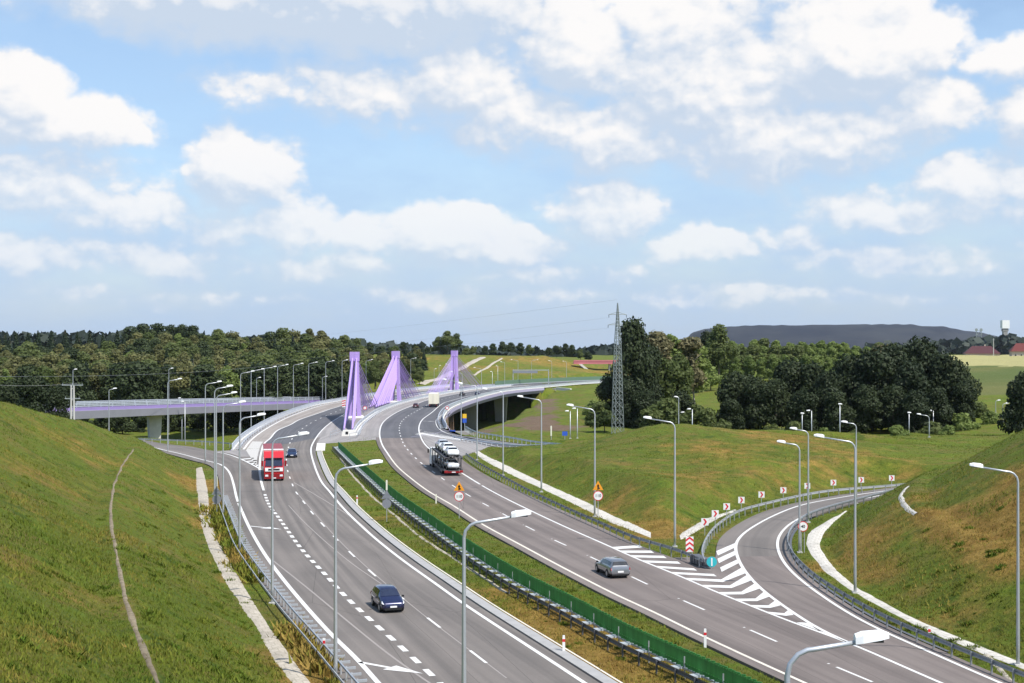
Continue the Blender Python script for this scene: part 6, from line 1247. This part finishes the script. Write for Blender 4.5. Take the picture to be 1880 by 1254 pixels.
for px0, px1, py0, py1, cnt, zz in ((20, 180, 980, 1250, 90, 9), (260, 470, 900, 1250, 150, 2), (40, 230, 850, 980, 50, 8), (700, 900, 860, 990, 40, 0), (960, 1300, 990, 1220, 60, 0), (620, 720, 850, 960, 25, 0), (1550, 1850, 1030, 1150, 40, 2.5), (1650, 1860, 880, 950, 30, 7)):
    for _ in range(cnt): a = G(rg.uniform(px0, px1), rg.uniform(py0, py1), zz); cx.append(a[0]); cy.append(a[1])
cx = np.array(cx); cy = np.array(cy); r_ = rg.uniform(.15, .55, len(cx)) * (rg.random(len(cx)) < .6); i = np.repeat(np.arange(len(cx)), 70); X = cx[i] + rg.normal(0, 1, len(i)) * r_[i] * .5; Y = cy[i] + rg.normal(0, 1, len(i)) * r_[i] * .5
ok = np.ones(len(X), bool)
for P in CARVE: ok &= dist_poly(X, Y, P) > .4
X, Y, i = X[ok], Y[ok], i[ok]; Z = ground_h(X, Y); col = np.clip(rg.uniform(.05, .42, len(cx))[i] + rg.normal(0, .10, len(i)), 0, 1)
me = tufts('weeds', X, Y, Z, .06 + r_[i] * .40 * rg.random(len(i)) * np.exp(-((X - cx[i]) ** 2 + (Y - cy[i]) ** 2) / (r_[i] * .7 + .05) ** 2), col, '', 9, 3, .7, 1.6); o = link('weeds', me, M['tuft']); tag(o, 'darker leafy weed clumps dotted over the slopes and verges', 'weeds', None, 'stuff')
# ---------------------------------------------------------------- daylight, clouds, camera
HAZE = 2.2e-5
SUN_EL, SUN_AZ = R(56), R(132)       # azimuth measured from straight ahead towards the lit side
sv = Vector((math.sin(SUN_AZ) * math.cos(SUN_EL), math.cos(SUN_AZ) * math.cos(SUN_EL), math.sin(SUN_EL)))
sl = bpy.data.lights.new('sun', 'SUN'); sl.energy = 5.0; sl.angle = R(.5); sl.color = (1, .955, .89); so = bpy.data.objects.new('sun', sl); COL.objects.link(so); so.rotation_euler = sv.to_track_quat('Z', 'Y').to_euler()
N = NT(world.node_tree); bg = world.node_tree.nodes['Background']; STR = .11; EXPO = .32
sky = N.n('ShaderNodeTexSky'); sky.sky_type = 'NISHITA'; sky.sun_disc = False; sky.sun_elevation = SUN_EL; sky.sun_rotation = SUN_AZ; sky.altitude = 200; sky.air_density = 1.0; sky.dust_density = 1.2; sky.ozone_density = 1.6
tc = N.n('ShaderNodeTexCoord').outputs['Generated']; sp = N.n('ShaderNodeSeparateXYZ'); N.set(sp.inputs[0], tc)
az = N.math('ARCTAN2', sp.outputs[0], sp.outputs[1]); el = N.math('ARCSINE', sp.outputs[2]); U = N.math('MULTIPLY', az, 25.0); V = N.math('MULTIPLY', el, 25.0)
cb = N.n('ShaderNodeCombineXYZ'); N.set(cb.inputs[0], U); N.set(cb.inputs[1], V); UV = cb.outputs[0]
#      cx   cy    rx   ry  strength   (photo pixels)
CL = [(560, 15, 430, 92, 1.6), (800, 30, 150, 70, .7), (40, 215, 105, 80, 1.2), (170, 255, 110, 50, 1.1), (70, 345, 210, 70, 1.0), (450, 320, 95, 80, 1.2), (250, 405, 160, 45, .9), (480, 415, 150, 55, .9), (700, 175, 190, 60, 1.0), (850, 150, 110, 80, 1.3), (480, 165, 110, 40, .6),
      (1060, 95, 110, 80, 1.35), (1230, 70, 150, 80, 1.1), (1290, 160, 190, 95, 1.35), (1530, 125, 135, 100, 1.5), (1665, 112, 75, 58, 1.3), (1420, 20, 180, 45, .8), (980, 225, 190, 52, 1.1), (1180, 260, 220, 55, 1.1), (1400, 270, 260, 70, 1.2), (1560, 260, 150, 70, 1.1), (1690, 220, 90, 52, 1.1), (1850, 140, 95, 45, 1.0), (1880, 245, 105, 58, 1.2), (1790, 340, 130, 45, 1.1), (1640, 390, 240, 45, .8),
      (670, 432, 60, 42, 1.0), (820, 442, 115, 60, 1.2), (940, 455, 95, 38, 1.0), (1110, 390, 100, 66, 1.0), (1290, 458, 95, 34, .9), (1460, 428, 65, 38, .8), (1515, 478, 65, 20, .7), (300, 485, 230, 34, .8), (60, 475, 150, 42, .9), (600, 492, 200, 30, .7), (1000, 505, 170, 28, .7), (1640, 480, 220, 30, .7), (820, 545, 320, 22, .55), (1400, 545, 300, 20, .55), (200, 550, 260, 20, .5)]
def cloud_group():
    g = bpy.data.node_groups.new('cloud_density', 'ShaderNodeTree'); g.interface.new_socket('P', in_out='INPUT', socket_type='NodeSocketVector'); g.interface.new_socket('D', in_out='OUTPUT', socket_type='NodeSocketFloat'); g.interface.new_socket('F', in_out='OUTPUT', socket_type='NodeSocketFloat')
    K = NT(g); i = g.nodes.new('NodeGroupInput').outputs[0]; o = g.nodes.new('NodeGroupOutput')
    wn = g.nodes.new('ShaderNodeTexNoise'); K.set(wn.inputs['Vector'], i); wn.inputs['Scale'].default_value = .9; wn.inputs['Detail'].default_value = 3
    w = K.vmath('MULTIPLY', K.vmath('SUBTRACT', wn.outputs['Color'], (.5, .5, .5)), (1.1, .7, 0)); q = K.vmath('ADD', i, w); acc = None
    for cx, cy, rx, ry, s in CL:
        c = ((cx - CX) / 100.0, (YH - cy) / 100.0); k = (100.0 / rx, 100.0 / ry)
        m_ = g.nodes.new('ShaderNodeVectorMath'); m_.operation = 'MULTIPLY_ADD'; K.set(m_.inputs[0], q); m_.inputs[1].default_value = (k[0], k[1], 0); m_.inputs[2].default_value = (-c[0] * k[0], -c[1] * k[1], 0)
        f = K.math('MULTIPLY_ADD', K.vmath('DOT_PRODUCT', m_.outputs[0], m_.outputs[0], 1), -.60 * s, 1.20 * s)
        acc = f if acc is None else K.math('SMOOTH_MAX', acc, f, .25)
    acc = K.math('MAXIMUM', acc, -.5)
    sc = K.vmath('MULTIPLY', i, (1.0, 1.35, 1)); f1 = K.noise(sc, .80, 8, .58); vo = g.nodes.new('ShaderNodeTexVoronoi'); vo.feature = 'F1'; K.set(vo.inputs['Vector'], K.vmath('ADD', sc, K.vmath('SCALE', wn.outputs['Color'], (0, 0, 0)))); vo.inputs['Scale'].default_value = 1.9; vo.inputs['Detail'].default_value = 1.0
    bil = K.math('SUBTRACT', .45, vo.outputs['Distance'])
    fl = K.math('ADD', K.math('MULTIPLY', K.math('SUBTRACT', f1, .5), 2.0), K.math('MULTIPLY', bil, .38))
    K.set(o.inputs['D'], K.math('ADD', acc, fl)); K.set(o.inputs['F'], f1); return g
cg = cloud_group()
def dens(v): x = N.n('ShaderNodeGroup'); x.node_tree = cg; N.set(x.inputs[0], v); return x
d0 = dens(UV); d1 = dens(N.vmath('ADD', UV, (.10, .16, 0))); d2 = dens(N.vmath('ADD', UV, (.20, .62, 0)))
lit = N.math('MULTIPLY_ADD', N.math('SUBTRACT', d0.outputs['D'], d1.outputs['D']), .55, .40)
lit = N.math('MULTIPLY_ADD', N.math('SUBTRACT', d0.outputs['D'], d2.outputs['D']), .50, lit)
gv = N.vmath('MULTIPLY', N.vmath('SUBTRACT', UV, ((560 - CX) / 100, 6.1, 0)), (.22, .95, 0)); gb = N.ramp(N.vmath('LENGTH', gv, None, 1), 1.15, .45)
lit = N.math('SUBTRACT', N.ramp(lit, .02, .95), N.math('MULTIPLY', gb, .36)); lit = N.math('MAXIMUM', lit, 0.0)
a = N.ramp(d0.outputs['D'], -.05, N.math('MULTIPLY_ADD', lit, -.65, 1.15))
w = 1 / STR / 2 ** EXPO
cc = N.mix(lit, (.60 * w, .70 * w, .84 * w, 1), (.985 * w, .97 * w, .965 * w, 1))
hzf = N.ramp(V, 4.4, .0)          # clouds sink into the pale air towards the horizon
skyc = N.n('ShaderNodeVectorMath', operation='SCALE'); N.set(skyc.inputs[0], sky.outputs[0]); skyc.inputs[3].default_value = 1.3
thin = N.math('MULTIPLY', N.ramp(N.noise(N.vmath('MULTIPLY', UV, (.35, .9, 1)), 1.0, 6, .55), .28, .68), .72)
s1 = N.mix(thin, skyc.outputs[0], (.46 * w, .67 * w, .95 * w, 1))
s1 = N.mix(N.math('MULTIPLY', hzf, .80), s1, (.50 * w, .63 * w, .83 * w, 1))
af = N.math('MULTIPLY', a, N.math('SUBTRACT', 1.0, N.math('MULTIPLY', hzf, .50)))
fin = N.mix(af, s1, cc)
N.set(bg.inputs['Color'], fin); bg.inputs['Strength'].default_value = STR
world.cycles.sampling_method = 'MANUAL'; world.cycles.sample_map_resolution = 128
hm = bpy.data.materials.new('haze'); hm.use_nodes = True; hn = NT(hm.node_tree); hm.node_tree.nodes.remove(hm.node_tree.nodes['Principled BSDF']); pv = hn.n('ShaderNodeVolumePrincipled'); pv.inputs['Color'].default_value = (.80, .88, 1, 1); pv.inputs['Density'].default_value = HAZE; pv.inputs['Anisotropy'].default_value = .3
hm.node_tree.links.new(pv.outputs[0], hm.node_tree.nodes['Material Output'].inputs['Volume'])
if HAZE: o = MB().box((0, 2500, 38), (12000, 15500, 130)).build('haze', hm); o['kind'] = 'stuff'; o['label'] = 'thin summer haze over the whole landscape'
cam = bpy.data.cameras.new('camera'); co = bpy.data.objects.new('camera', cam); COL.objects.link(co); co.location = (0, 0, EYE); co.rotation_euler = (R(90), 0, 0); cam.sensor_width = 36; cam.lens = 36 * FOC / 1880; cam.shift_y = (YH - 627) / 1880; cam.clip_start = .5; cam.clip_end = 20000; scene.camera = co
scene.view_settings.view_transform = 'Standard'; scene.view_settings.look = 'None'; scene.view_settings.gamma = 1; scene.view_settings.exposure = EXPO
scene.cycles.max_bounces = 6; scene.cycles.use_denoising = True
